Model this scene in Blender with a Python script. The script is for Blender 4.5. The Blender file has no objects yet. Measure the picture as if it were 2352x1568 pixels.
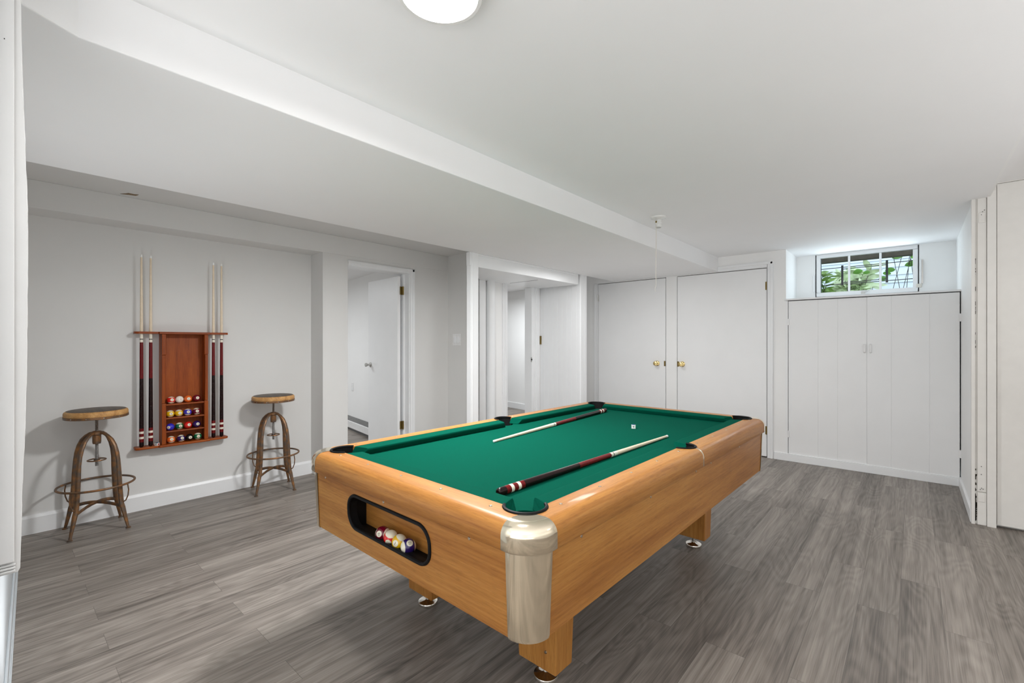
import bpy, bmesh, math, random
from mathutils import Vector, Matrix
PI = math.pi
C = bpy.context.scene.collection
S = bpy.context.scene

# ------------------------------------------------------------------ camera
cam_d = bpy.data.cameras.new('camera'); cam = bpy.data.objects.new('camera', cam_d); C.objects.link(cam)
cam_d.sensor_width = 36.0; cam_d.lens = 36.0 * 1045.0 / 2352.0
cam_d.shift_y = 3.0 / 2352.0; cam_d.clip_start = 0.02
YAW = math.atan(920.0 / 1045.0)
cam.location = (0, 0, 1.26); cam.rotation_euler = (PI / 2, 0, YAW)
S.camera = cam

# ------------------------------------------------------------------ world, lights, exposure
S.view_settings.view_transform = 'Standard'; S.view_settings.look = 'None'
S.view_settings.gamma = 1.0; S.view_settings.use_curve_mapping = False
S.view_settings.exposure = 0.0
try:
    S.cycles.diffuse_bounces = 8; S.cycles.max_bounces = 14
except Exception:
    pass
w = bpy.data.worlds.new('world'); S.world = w; w.use_nodes = True
bg = w.node_tree.nodes['Background']
bg.inputs['Color'].default_value = (0.80, 0.90, 1.0, 1); bg.inputs['Strength'].default_value = 2.6

def area(name, loc, rot, sx, sy, power, col=(1, 1, 1), spread=PI):
    l = bpy.data.lights.new(name, 'AREA'); l.shape = 'RECTANGLE'; l.size = sx; l.size_y = sy
    l.energy = power; l.color = col; l.spread = spread
    o = bpy.data.objects.new(name, l); C.objects.link(o); o.location = loc; o.rotation_euler = rot
    return o
LAMP_EMIT = 150.0
area('light_table', (-1.98, 1.75, 2.07), (0, 0, 0), 0.26, 0.26, 54, (0.985, 0.995, 1.0))  # added soft light without a fixture, set from table and stool shadows
area('fill_left_up', (-2.05, 0.21, 0.10), (PI, -0.45, 0), 0.6, 0.2, 4.5, (1.0, 1.0, 1.0), 1.9)  # added fill near the floor, lifts the left side and dropped ceiling
area('fill_bounce_up', (0.40, -1.75, 0.5), (PI, 0, 0), 3.2, 2.6, 92, (0.965, 0.985, 1.0))  # added upward fill behind the camera, brightens the ceiling
area('fill_rear', (-0.7, -3.4, 1.35), (PI / 2, 0, math.radians(6)), 2.6, 1.7, 17, (0.965, 0.985, 1.0))  # added fill behind the camera for the far walls
area('fill_right_up', (1.5, 1.8, 0.9), (PI, 0, 0), 1.6, 3.0, 25, (0.985, 0.99, 1.0))  # added fill in mid-air out of view, evens out the ceiling
area('fill_window', (-0.39, 6.15, 2.02), (-PI / 2, 0, 0), 0.8, 0.4, 3.2, (0.80, 0.93, 1.0))  # added fill just inside the panes, strengthens the daylight
area('fill_far_down', (-0.5, 3.9, 2.2), (0, 0, 0), 0.9, 0.9, 2.0, (1.0, 0.99, 0.97))  # added downward fill, no ceiling fixture here
area('light_by_closets', (-2.55, 4.15, 2.06), (0, 0, 0), 0.3, 0.3, 9, (1.0, 1.0, 1.0))  # added light without a fixture, for header glow and closet doors
area('fill_far_up', (-1.9, 4.25, 0.3), (PI, 0, 0), 1.6, 0.9, 5.5, (0.97, 0.99, 1.0))  # added upward fill behind the table, lifts the far ceiling
area('light_far_room', (-6.3, 1.6, 2.1), (0, 0, 0), 1.0, 1.0, 40, (0.94, 0.975, 1.0))  # added soft light, no fixture seen, brightens the room past the open door
area('light_hall_room', (-5.3, 5.4, 2.1), (0, 0, 0), 1.0, 1.0, 34, (0.94, 0.975, 1.0))  # added soft light for the bright hall doorway, no fixture seen
area('light_stair', (1.7, 2.4, 2.2), (0, 0, 0), 0.5, 0.5, 5, (1.0, 0.84, 0.66))

# ------------------------------------------------------------------ helpers
def lin(r, g, b):
    def f(c):
        c /= 255.0
        return c / 12.92 if c <= 0.04045 else ((c + 0.055) / 1.055) ** 2.4
    return (f(r), f(g), f(b), 1.0)

class MB:
    def __init__(s): s.v = []; s.f = []; s.sm = []
    def add(s, vs, fs, smooth=False):
        n = len(s.v); s.v += [tuple(p) for p in vs]
        for q in fs: s.f.append([i + n for i in q]); s.sm.append(smooth)
        return s
    def box(s, x0, x1, y0, y1, z0, z1, M=None):
        vs = [Vector((x, y, z)) for z in (z0, z1) for y in (y0, y1) for x in (x0, x1)]
        if M is not None: vs = [M @ p for p in vs]
        return s.add(vs, [(0, 2, 3, 1), (4, 5, 7, 6), (0, 1, 5, 4), (2, 6, 7, 3), (0, 4, 6, 2), (1, 3, 7, 5)])
    def prism(s, poly, h0, h1, M=None, smooth=False):       # poly in xy, extruded along z
        n = len(poly)
        vs = [Vector((p[0], p[1], h0)) for p in poly] + [Vector((p[0], p[1], h1)) for p in poly]
        if M is not None: vs = [M @ p for p in vs]
        fs = [list(range(n))[::-1], [i + n for i in range(n)]]
        s.add(vs, fs)
        k = len(s.v) - 2 * n
        for i in range(n):
            j = (i + 1) % n
            s.f.append([k + i, k + j, k + n + j, k + n + i]); s.sm.append(smooth)
        return s
    def tube(s, pts, r, n=10, closed=False, ry=None, caps=True, up=None):
        pts = [Vector(p) for p in pts]; m = len(pts)
        rs = r if isinstance(r, (list, tuple)) else [r] * m
        rys = (ry if isinstance(ry, (list, tuple)) else [ry] * m) if ry is not None else rs
        k = len(s.v); prev = None
        for i, p in enumerate(pts):
            if closed: t = pts[(i + 1) % m] - pts[i - 1]
            else: t = pts[min(i + 1, m - 1)] - pts[max(i - 1, 0)]
            t.normalize()
            if prev is None:
                a = Vector(up) if up is not None else (Vector((0, 0, 1)) if abs(t.z) < 0.9 else Vector((1, 0, 0)))
            else: a = prev
            a = (a - t * a.dot(t)).normalized(); b = t.cross(a); prev = a
            for q in range(n):
                th = 2 * PI * q / n
                s.v.append(tuple(p + a * (math.cos(th) * rs[i]) + b * (math.sin(th) * rys[i])))
        for i in range(m if closed else m - 1):
            i2 = (i + 1) % m
            for q in range(n):
                q2 = (q + 1) % n
                s.f.append([k + i * n + q, k + i * n + q2, k + i2 * n + q2, k + i2 * n + q]); s.sm.append(True)
        if not closed and caps:
            s.f.append([k + q for q in range(n)][::-1]); s.sm.append(False)
            s.f.append([k + (m - 1) * n + q for q in range(n)]); s.sm.append(False)
        return s
    def lathe(s, prof, n=32, M=None, a0=0.0, a1=2 * PI, smooth=True):   # prof: (r, z)
        full = abs(a1 - a0 - 2 * PI) < 1e-6
        k = len(s.v); cols = n if full else n + 1
        for j in range(cols):
            th = a0 + (a1 - a0) * j / n
            for (r, z) in prof:
                p = Vector((r * math.cos(th), r * math.sin(th), z))
                s.v.append(tuple(M @ p if M is not None else p))
        m = len(prof)
        for j in range(n):
            j2 = (j + 1) % cols
            for i in range(m - 1):
                s.f.append([k + j * m + i, k + j2 * m + i, k + j2 * m + i + 1, k + j * m + i + 1]); s.sm.append(smooth)
        return s
    def sphere(s, r, c=(0, 0, 0), n=32, m=20):
        prof = [(r * math.sin(PI * i / m), -r * math.cos(PI * i / m)) for i in range(m + 1)]
        return s.lathe(prof, n, Matrix.Translation(c))
    def build(s, name, mat, parent=None, bevel=0.0, seg=2, sharp=None):
        me = bpy.data.meshes.new(name); me.from_pydata(s.v, [], s.f); me.validate(clean_customdata=False)
        bm = bmesh.new(); bm.from_mesh(me)
        bmesh.ops.remove_doubles(bm, verts=bm.verts, dist=1e-6)
        bmesh.ops.dissolve_degenerate(bm, edges=bm.edges, dist=1e-7)
        bmesh.ops.recalc_face_normals(bm, faces=bm.faces)
        bm.to_mesh(me); bm.free()
        if any(s.sm):
            me.shade_smooth()
            me.set_sharp_from_angle(angle=math.radians(sharp or 38))
        o = bpy.data.objects.new(name, me); C.objects.link(o)
        if mat is not None: me.materials.append(mat)
        if parent is not None: o.parent = parent
        if bevel > 0:
            b = o.modifiers.new('bevel', 'BEVEL'); b.width = bevel; b.segments = seg; b.limit_method = 'ANGLE'
            b.angle_limit = math.radians(40)
        return o

def tag(o, label=None, cat=None, group=None, kind=None):
    if label: o['label'] = label
    if cat: o['category'] = cat
    if group: o['group'] = group
    if kind: o['kind'] = kind
    return o
def empty(name, loc, rz=0.0):
    o = bpy.data.objects.new(name, None); C.objects.link(o); o.location = loc; o.rotation_euler = (0, 0, rz)
    o.empty_display_size = 0.1
    return o
def struct(o): o['kind'] = 'structure'; return o
def copy_tree(o, parent=None):
    c = o.copy(); C.objects.link(c); c.parent = parent
    for ch in list(o.children): copy_tree(ch, c)
    return c
def cut(o, cutters):
    """subtract closed cutter builders from object o, leaving a plain mesh"""
    for mb in cutters:
        co = mb.build('cutter', None)
        if o.parent is not None: co.parent = o.parent
        md = o.modifiers.new('b', 'BOOLEAN'); md.operation = 'DIFFERENCE'; md.object = co; md.solver = 'EXACT'
        bpy.context.view_layer.update()
        dg = bpy.context.evaluated_depsgraph_get()
        me = bpy.data.meshes.new_from_object(o.evaluated_get(dg), preserve_all_data_layers=True, depsgraph=dg)
        o.modifiers.remove(md); old = o.data; o.data = me; me.name = old.name
        bpy.data.meshes.remove(old); cm = co.data; bpy.data.objects.remove(co); bpy.data.meshes.remove(cm)
    return o

# ------------------------------------------------------------------ materials
def nt(name):
    m = bpy.data.materials.new(name); m.use_nodes = True
    n = m.node_tree.nodes; l = m.node_tree.links
    return m, n, l, n['Principled BSDF']
def setp(b, **k):
    for key, val in k.items(): b.inputs[key.replace('_', ' ')].default_value = val
def math_node(n, op, a=None, b=None, **k):
    m = n.new('ShaderNodeMath'); m.operation = op
    return m
def plain(name, col, rough=0.5, metal=0.0, spec=0.5, var=0.04, scale=30, bump=0.0, bscale=200):
    m, n, l, b = nt(name)
    setp(b, Roughness=rough, Metallic=metal); b.inputs['Specular IOR Level'].default_value = spec
    tc = n.new('ShaderNodeTexCoord'); no = n.new('ShaderNodeTexNoise'); no.inputs['Scale'].default_value = scale
    no.inputs['Detail'].default_value = 4
    l.new(tc.outputs['Object'], no.inputs['Vector'])
    r = n.new('ShaderNodeValToRGB')
    c = col
    r.color_ramp.elements[0].color = (c[0] * (1 - var), c[1] * (1 - var), c[2] * (1 - var), 1); r.color_ramp.elements[0].position = 0.3
    r.color_ramp.elements[1].color = (min(1, c[0] * (1 + var)), min(1, c[1] * (1 + var)), min(1, c[2] * (1 + var)), 1); r.color_ramp.elements[1].position = 0.7
    l.new(no.outputs['Fac'], r.inputs['Fac']); l.new(r.outputs['Color'], b.inputs['Base Color'])
    if bump > 0:
        nb = n.new('ShaderNodeTexNoise'); nb.inputs['Scale'].default_value = bscale; nb.inputs['Detail'].default_value = 3
        l.new(tc.outputs['Object'], nb.inputs['Vector'])
        bp = n.new('ShaderNodeBump'); bp.inputs['Strength'].default_value = bump; bp.inputs['Distance'].default_value = 0.002
        l.new(nb.outputs['Fac'], bp.inputs['Height']); l.new(bp.outputs['Normal'], b.inputs['Normal'])
    return m
def wood(name, dark, mid, light, axis='X', rough=0.38, fine=1.0, coat=0.0):
    """long straight grain along one axis of the object's own space"""
    m, n, l, b = nt(name)
    setp(b, Roughness=rough); b.inputs['Coat Weight'].default_value = coat; b.inputs['Coat Roughness'].default_value = 0.06; b.inputs['Specular IOR Level'].default_value = 0.3
    tc = n.new('ShaderNodeTexCoord')
    def noise(al, ac, detail=5, dist=0.0, off=(0, 0, 0)):
        mp = n.new('ShaderNodeMapping'); s = [ac, ac, ac]; s['XYZ'.index(axis)] = al
        mp.inputs['Scale'].default_value = s; mp.inputs['Location'].default_value = off
        l.new(tc.outputs['Object'], mp.inputs['Vector'])
        t = n.new('ShaderNodeTexNoise'); t.inputs['Scale'].default_value = 1.0; t.inputs['Detail'].default_value = detail
        t.inputs['Distortion'].default_value = dist; l.new(mp.outputs['Vector'], t.inputs['Vector'])
        return t
    broad = noise(0.9 * fine, 11 * fine, 3, 0.6)
    fin = noise(5 * fine, 130 * fine, 4, 0.0, (3, 1, 2))
    pore = noise(26 * fine, 420 * fine, 2, 0.0, (7, 5, 1))
    mx = n.new('ShaderNodeMix'); mx.data_type = 'FLOAT'; mx.inputs[0].default_value = 0.42
    l.new(broad.outputs['Fac'], mx.inputs[2]); l.new(fin.outputs['Fac'], mx.inputs[3])
    r = n.new('ShaderNodeValToRGB'); e = r.color_ramp.elements
    e[0].position = 0.30; e[0].color = dark; e[1].position = 0.72; e[1].color = light
    k = e.new(0.50); k.color = mid
    l.new(mx.outputs[0], r.inputs['Fac'])
    pr = n.new('ShaderNodeMapRange'); pr.inputs['From Min'].default_value = 0.30; pr.inputs['From Max'].default_value = 0.48
    pr.inputs['To Min'].default_value = 0.80; pr.inputs['To Max'].default_value = 1.0; l.new(pore.outputs['Fac'], pr.inputs['Value'])
    mul = n.new('ShaderNodeMix'); mul.data_type = 'RGBA'; mul.blend_type = 'MULTIPLY'; mul.inputs[0].default_value = 1.0
    l.new(r.outputs['Color'], mul.inputs[6]); l.new(pr.outputs['Result'], mul.inputs[7])
    l.new(mul.outputs[2], b.inputs['Base Color'])
    return m
def planks():
    m, n, l, b = nt('floor_vinyl_plank')
    tc = n.new('ShaderNodeTexCoord')
    sw = n.new('ShaderNodeMapping'); sw.inputs['Rotation'].default_value = (0, 0, PI / 2); sw.inputs['Location'].default_value = (0.31, 0.046, 0)
    l.new(tc.outputs['Object'], sw.inputs['Vector'])
    br = n.new('ShaderNodeTexBrick'); br.offset = 0.37; br.offset_frequency = 2; br.squash = 1.0
    for k, v in (('Scale', 1.0), ('Mortar Size', 0.0007), ('Mortar Smooth', 0.1), ('Bias', 0.0), ('Brick Width', 1.22), ('Row Height', 0.152)):
        br.inputs[k].default_value = v
    br.inputs['Color1'].default_value = (0, 0, 0, 1); br.inputs['Color2'].default_value = (1, 1, 1, 1); br.inputs['Mortar'].default_value = (0.5, 0.5, 0.5, 1)
    l.new(sw.outputs['Vector'], br.inputs['Vector'])
    wv = n.new('ShaderNodeMath'); wv.operation = 'MULTIPLY'; wv.inputs[1].default_value = 23.0
    l.new(br.outputs['Color'], wv.inputs[0])
    def noise(sx, sy, detail, dist=0.0):
        mp = n.new('ShaderNodeMapping'); mp.inputs['Scale'].default_value = (sx, sy, 1); l.new(tc.outputs['Object'], mp.inputs['Vector'])
        t = n.new('ShaderNodeTexNoise'); t.noise_dimensions = '4D'; t.inputs['Scale'].default_value = 1; t.inputs['Detail'].default_value = detail
        t.inputs['Distortion'].default_value = dist
        l.new(mp.outputs['Vector'], t.inputs['Vector']); l.new(wv.outputs[0], t.inputs['W'])
        return t
    figure = noise(6.5, 1.15, 1.5, 0.35)
    fine = noise(230, 5.0, 5.0); streak = noise(17, 0.8, 3.0); mid_ = noise(62, 1.7, 4.0, 0.2)
    # contour lines of the slow noise: cathedral figure
    k1 = n.new('ShaderNodeMath'); k1.operation = 'MULTIPLY'; k1.inputs[1].default_value = 95.0; l.new(figure.outputs['Fac'], k1.inputs[0])
    sn = n.new('ShaderNodeMath'); sn.operation = 'SINE'; l.new(k1.outputs[0], sn.inputs[0])
    def lerp(src, a, bb, lo=0.0, hi=1.0):
        q = n.new('ShaderNodeMapRange'); q.inputs['From Min'].default_value = lo; q.inputs['From Max'].default_value = hi
        q.inputs['To Min'].default_value = a; q.inputs['To Max'].default_value = bb; l.new(src, q.inputs['Value']); return q.outputs['Result']
    parts = [lerp(sn.outputs[0], -0.075, 0.075, -1, 1), lerp(fine.outputs['Fac'], -0.17, 0.17, 0.3, 0.7), lerp(mid_.outputs['Fac'], -0.18, 0.18, 0.3, 0.7),
             lerp(streak.outputs['Fac'], -0.26, 0.26, 0.25, 0.75), lerp(br.outputs['Color'], -0.13, 0.13)]
    acc = None
    for p in parts:
        if acc is None: acc = p; continue
        ad = n.new('ShaderNodeMath'); ad.operation = 'ADD'; l.new(acc, ad.inputs[0]); l.new(p, ad.inputs[1]); acc = ad.outputs[0]
    ad = n.new('ShaderNodeMath'); ad.operation = 'ADD'; ad.inputs[1].default_value = 0.5; l.new(acc, ad.inputs[0])
    r = n.new('ShaderNodeValToRGB'); e = r.color_ramp.elements
    e[0].position = 0.05; e[0].color = lin(85, 79, 73); e[1].position = 0.95; e[1].color = lin(160, 152, 144)
    q = e.new(0.5); q.color = lin(130, 122, 115)
    l.new(ad.outputs[0], r.inputs['Fac'])
    mx = n.new('ShaderNodeMix'); mx.data_type = 'RGBA'; l.new(br.outputs['Fac'], mx.inputs[0]); l.new(r.outputs['Color'], mx.inputs[6]); mx.inputs[7].default_value = lin(92, 86, 82)
    l.new(mx.outputs[2], b.inputs['Base Color'])
    setp(b, Roughness=0.42); b.inputs['Specular IOR Level'].default_value = 0.4
    bp = n.new('ShaderNodeBump'); bp.inputs['Strength'].default_value = 0.12; bp.inputs['Distance'].default_value = 0.001
    l.new(ad.outputs[0], bp.inputs['Height']); l.new(bp.outputs['Normal'], b.inputs['Normal'])
    return m
def rust():
    m, n, l, b = nt('rusted_iron')
    tc = n.new('ShaderNodeTexCoord'); t = n.new('ShaderNodeTexNoise'); t.inputs['Scale'].default_value = 28; t.inputs['Detail'].default_value = 6
    l.new(tc.outputs['Object'], t.inputs['Vector'])
    r = n.new('ShaderNodeValToRGB'); e = r.color_ramp.elements
    e[0].position = 0.34; e[0].color = lin(96, 86, 78); e[1].position = 0.68; e[1].color = lin(150, 104, 62)
    k = e.new(0.5); k.color = lin(118, 90, 66)
    l.new(t.outputs['Fac'], r.inputs['Fac']); l.new(r.outputs['Color'], b.inputs['Base Color'])
    setp(b, Metallic=0.45, Roughness=0.42)
    return m
def emit(name, col, s):
    m, n, l, b = nt(name)
    b.inputs['Base Color'].default_value = (0.9, 0.9, 0.9, 1)
    b.inputs['Emission Color'].default_value = col; b.inputs['Emission Strength'].default_value = s
    return m
def glass():
    m = bpy.data.materials.new('window_glass'); m.use_nodes = True
    n = m.node_tree.nodes; l = m.node_tree.links; n.remove(n['Principled BSDF'])
    tr = n.new('ShaderNodeBsdfTransparent'); tr.inputs['Color'].default_value = (0.97, 0.99, 0.99, 1)
    gl = n.new('ShaderNodeBsdfGlossy'); gl.inputs['Roughness'].default_value = 0.02
    fr = n.new('ShaderNodeFresnel'); fr.inputs['IOR'].default_value = 1.3
    mx = n.new('ShaderNodeMixShader'); l.new(fr.outputs['Fac'], mx.inputs['Fac']); l.new(tr.outputs[0], mx.inputs[1]); l.new(gl.outputs[0], mx.inputs[2])
    l.new(mx.outputs[0], n['Material Output'].inputs['Surface'])
    return m
def ball_mat(name, col, stripe=False, spot=True, dot=None, r=0.0276):
    m, n, l, b = nt(name)
    setp(b, Roughness=0.12); b.inputs['Coat Weight'].default_value = 0.4
    ivory = lin(236, 228, 206)
    tc = n.new('ShaderNodeTexCoord'); sp = n.new('ShaderNodeSeparateXYZ'); l.new(tc.outputs['Object'], sp.inputs[0])
    last = None
    if stripe:
        a = n.new('ShaderNodeMath'); a.operation = 'ABSOLUTE'; l.new(sp.outputs['Z'], a.inputs[0])
        g = n.new('ShaderNodeMath'); g.operation = 'GREATER_THAN'; g.inputs[1].default_value = 0.62 * r; l.new(a.outputs[0], g.inputs[0])
        last = g
    if spot:
        g2 = n.new('ShaderNodeMath'); g2.operation = 'LESS_THAN'; g2.inputs[1].default_value = -r * 0.905; l.new(sp.outputs['Y'], g2.inputs[0])
        if last is None: last = g2
        else:
            mxm = n.new('ShaderNodeMath'); mxm.operation = 'MAXIMUM'; l.new(last.outputs[0], mxm.inputs[0]); l.new(g2.outputs[0], mxm.inputs[1]); last = mxm
    mx = n.new('ShaderNodeMix'); mx.data_type = 'RGBA'; mx.inputs[6].default_value = col; mx.inputs[7].default_value = ivory
    if dot is not None:
        g3 = n.new('ShaderNodeMath'); g3.operation = 'LESS_THAN'; g3.inputs[1].default_value = -r * 0.99; l.new(sp.outputs['Y'], g3.inputs[0])
        last = g3; mx.inputs[7].default_value = dot
    if last is not None: l.new(last.outputs[0], mx.inputs[0])
    else: mx.inputs[0].default_value = 0.0
    l.new(mx.outputs[2], b.inputs['Base Color'])
    return m

M = {}
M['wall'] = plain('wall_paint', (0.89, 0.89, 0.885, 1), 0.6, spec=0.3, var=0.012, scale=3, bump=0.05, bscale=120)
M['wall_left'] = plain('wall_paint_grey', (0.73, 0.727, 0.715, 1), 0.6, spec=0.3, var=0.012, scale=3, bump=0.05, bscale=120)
M['ceiling'] = plain('ceiling_paint', (0.885, 0.885, 0.89, 1), 0.7, spec=0.2, var=0.01, scale=2, bump=0.04, bscale=90)
M['trim'] = plain('trim_paint', (0.86, 0.87, 0.88, 1), 0.35, var=0.01, scale=8)
M['door'] = plain('door_paint', (0.87, 0.875, 0.88, 1), 0.4, var=0.012, scale=4)
M['greypaint'] = plain('pale_grey_paint', (0.56, 0.60, 0.63, 1), 0.35, var=0.02, scale=8)
M['boardpaint'] = plain('board_paint', (0.60, 0.60, 0.595, 1), 0.5, spec=0.2, var=0.015, scale=10, bump=0.1, bscale=60)
M['wornpaint'] = plain('worn_trim_paint', (0.77, 0.755, 0.725, 1), 0.5, var=0.02, scale=14, bump=0.15, bscale=40)
M['closet_dark'] = plain('dark_gap', (0.10, 0.10, 0.10, 1), 0.8)
M['floor'] = planks()
o_d, o_m, o_l = lin(143, 88, 37), lin(173, 117, 56), lin(196, 142, 75)
M['oak_x'] = wood('oak_laminate_across', o_d, o_m, o_l, 'X', coat=0.10)
M['oak_y'] = wood('oak_laminate_along', o_d, o_m, o_l, 'Y', coat=0.10)
M['oak_z'] = wood('oak_laminate_upright', o_d, o_m, o_l, 'Z')
c_d, c_m, c_l = lin(102, 42, 9), lin(146, 66, 14), lin(172, 88, 25)
M['cherry_y'] = wood('cherry_wood_across', c_d, c_m, c_l, 'Y', 0.42, 1.6)
M['cherry_z'] = wood('cherry_wood_upright', c_d, c_m, c_l, 'Z', 0.45, 1.6)
M['seat'] = wood('stool_seat_wood', lin(150, 106, 62), lin(196, 148, 92), lin(226, 182, 124), 'X', 0.5, 2.0)
M['seat_top'] = wood('stool_seat_dark_top', lin(58, 50, 44), lin(84, 72, 62), lin(110, 92, 76), 'X', 0.5, 2.0)  # darker wood tone for the seat top than for its edge
M['cloth'] = plain('green_table_cloth', lin(2, 74, 58), 0.95, spec=0.03, var=0.07, scale=420, bump=0.2, bscale=900)
M['cap'] = plain('champagne_metal', (0.92, 0.82, 0.64, 1), 0.14, metal=1.0, var=0.02)
M['chrome'] = plain('polished_metal', (0.80, 0.76, 0.70, 1), 0.12, metal=1.0, var=0.02)
M['screw'] = plain('screw_metal', (0.45, 0.38, 0.30, 1), 0.3, metal=1.0)
M['rubber'] = plain('black_rubber', (0.006, 0.006, 0.0065, 1), 0.5, spec=0.15, var=0.1)
M['leather'] = plain('black_pocket_liner', (0.008, 0.008, 0.008, 1), 0.6, spec=0.15, var=0.2, scale=300, bump=0.2, bscale=500)
M['rust'] = rust()
M['thread'] = plain('threaded_steel', (0.42, 0.41, 0.40, 1), 0.35, metal=0.9, var=0.3, scale=160)
M['maple'] = plain('cue_maple', lin(232, 214, 188), 0.25, var=0.04, scale=60)
M['ivory'] = plain('cue_ivory', lin(236, 228, 212), 0.25, var=0.02)
M['tip'] = plain('cue_tip_white', lin(246, 246, 244), 0.5)
M['maroon'] = plain('cue_maroon', lin(104, 14, 17), 0.22, spec=0.3, var=0.18, scale=90)
M['ebony'] = plain('cue_dark_brown', lin(30, 12, 12), 0.22, spec=0.25, var=0.25, scale=70)
M['brass'] = plain('polished_brass', (0.86, 0.66, 0.30, 1), 0.18, metal=1.0)
M['bronze'] = plain('aged_brass', lin(128, 108, 58), 0.4, metal=0.7, var=0.25, scale=120)
M['nickel'] = plain('satin_nickel', (0.55, 0.54, 0.52, 1), 0.3, metal=1.0)
M['porcelain'] = plain('white_porcelain', (0.80, 0.80, 0.78, 1), 0.2)
M['plastic'] = plain('white_plastic', (0.82, 0.82, 0.82, 1), 0.3)
M['darkplastic'] = plain('grey_slots', (0.16, 0.16, 0.16, 1), 0.5)
M['cord'] = plain('pull_cord', (0.72, 0.68, 0.62, 1), 0.8)
M['lamp'] = emit('lamp_diffuser', (1.0, 0.985, 0.965, 1), LAMP_EMIT)
M['glass'] = glass()
M['iron'] = plain('black_iron_bar', (0.03, 0.03, 0.035, 1), 0.5)
M['beam'] = plain('weathered_timber', lin(74, 66, 52), 0.8, var=0.25, scale=20)
M['siding'] = plain('pale_siding', lin(214, 224, 236), 0.6, var=0.03)
M['leaf'] = plain('green_leaf', lin(140, 178, 88), 0.5, var=0.35, scale=12)
M['leaf2'] = plain('pale_leaf', lin(198, 214, 176), 0.5, var=0.3, scale=12)
M['leaf3'] = plain('bright_leaf', lin(96, 160, 44), 0.5, var=0.3, scale=12)
M['stem'] = plain('twig', lin(70, 62, 50), 0.7)
M['soil'] = plain('garden_soil', lin(120, 120, 96), 0.9, var=0.4, scale=10)
M['rawwood'] = plain('bare_wood', lin(128, 106, 78), 0.8, var=0.3, scale=60)
M['chalkblue'] = plain('chalk_blue', lin(48, 78, 110), 0.9)
M['paper'] = plain('paper_label', lin(226, 226, 224), 0.6)
M['ink'] = plain('black_ink', (0.015, 0.015, 0.015, 1), 0.5)
M['redink'] = plain('red_ink', lin(178, 60, 66), 0.5)

# ------------------------------------------------------------------ the room shell
ZC, ZB, ZS = 2.259, 2.094, 2.105          # ceiling, dropped beam, soffit undersides
struct(MB().box(-9, 3, -4, 9.5, -0.12, 0).build('floor', M['floor']))
b = MB(); b.box(-1.73, 0.385, -3.6, 6.3, ZC, 2.352); struct(b.build('ceiling', M['ceiling']))
b = MB(); b.box(0.385, 2.7, -3.6, 4.62, 2.352, 2.40); struct(b.build('ceiling_right', M['ceiling']))
b = MB(); b.prism([(-3.06, -3.6), (-1.61, -3.6), (-1.61, -0.02), (-1.71, 0.15), (-1.71, 5.6), (-3.06, 5.6)], ZB, 2.40); struct(b.build('trim_1', M['ceiling'], bevel=0.004))       # dropped ceiling / beam
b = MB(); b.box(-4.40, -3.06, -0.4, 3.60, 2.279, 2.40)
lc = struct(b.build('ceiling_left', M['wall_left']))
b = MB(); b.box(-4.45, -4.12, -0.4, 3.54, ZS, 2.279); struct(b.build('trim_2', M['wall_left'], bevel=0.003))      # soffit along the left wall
# roof over everything
b = MB(); b.box(-9, 3, -4, 6.26, 2.42, 2.55); b.box(-9, -3.2, 6.26, 7.6, 2.42, 2.55); struct(b.build('ceiling_slab', M['ceiling']))
# damage in the recessed ceiling
hole = MB(); pts = [(-4.066, 0.565), (-4.030, 0.588), (-4.004, 0.600), (-4.008, 0.632), (-3.994, 0.652), (-4.022, 0.648), (-4.038, 0.642), (-4.046, 0.610)]
hole.prism(pts, 2.2770, 2.2790); ho = hole.build('ceiling_hole', M['rawwood'], lc); ho['label'] = 'ragged brown hole in the ceiling plaster'
# left wall (behind the stools) and its baseboard
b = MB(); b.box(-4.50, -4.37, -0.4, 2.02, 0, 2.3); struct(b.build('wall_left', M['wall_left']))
b = MB(); b.box(-4.37, -4.354, -0.4, 2.02, 0, 0.105); b.prism([(-4.37, 0.105), (-4.354, 0.105), (-4.362, 0.122), (-4.37, 0.124)], -0.4, 2.02,
      Matrix(((1, 0, 0, 0), (0, 0, 1, 0), (0, 1, 0, 0), (0, 0, 0, 1)))); struct(b.build('baseboard_left', M['trim']))
# wall with the doorway next to the pillar
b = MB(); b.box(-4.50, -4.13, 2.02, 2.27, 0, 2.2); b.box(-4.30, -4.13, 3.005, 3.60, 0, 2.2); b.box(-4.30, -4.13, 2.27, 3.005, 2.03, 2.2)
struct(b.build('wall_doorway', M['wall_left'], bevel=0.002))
# end wall with the switch, wall of the hall niche, post, header, panelled return
b = MB(); b.box(-4.30, -3.69, 3.54, 3.66, 0, 2.3); struct(b.build('wall_end', M['wall_left']))
b = MB(); b.box(-3.79, -3.69, 3.54, 4.09, 0, 2.3); b.box(-3.79, -3.69, 4.60, 5.7, 0, 2.3); b.box(-3.79, -3.69, 4.09, 4.60, 1.975, 2.3)
struct(b.build('wall_hall', M['wall']))
b = MB(); b.prism([(-3.12, 2.99), (-3.06, 2.99), (-3.06, 4.70), (-3.70, 4.70), (-3.70, 3.64)], 1.97, 2.0935); struct(b.build('trim_3', M['trim'], bevel=0.003))          # header box
MB().box(-3.60, -3.18, 4.05, 4.056, 1.9685, 1.9705).build('seam', M['closet_dark'], bpy.data.objects['trim_3'])
b = MB(); b.box(-3.10, -3.045, 2.885, 2.985, 0, 2.094); b.box(-3.09, -3.040, 2.872, 2.888, 1.97, 2.094)
b.box(-3.050, -3.040, 2.90, 2.915, 0, 2.094); struct(b.build('trim_4', M['trim'], bevel=0.003))                     # post
b = MB(); b.box(-3.068, -3.054, 2.99, 4.69, 2.078, 2.0935); struct(b.build('trim_5', M['trim'], bevel=0.002))
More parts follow.
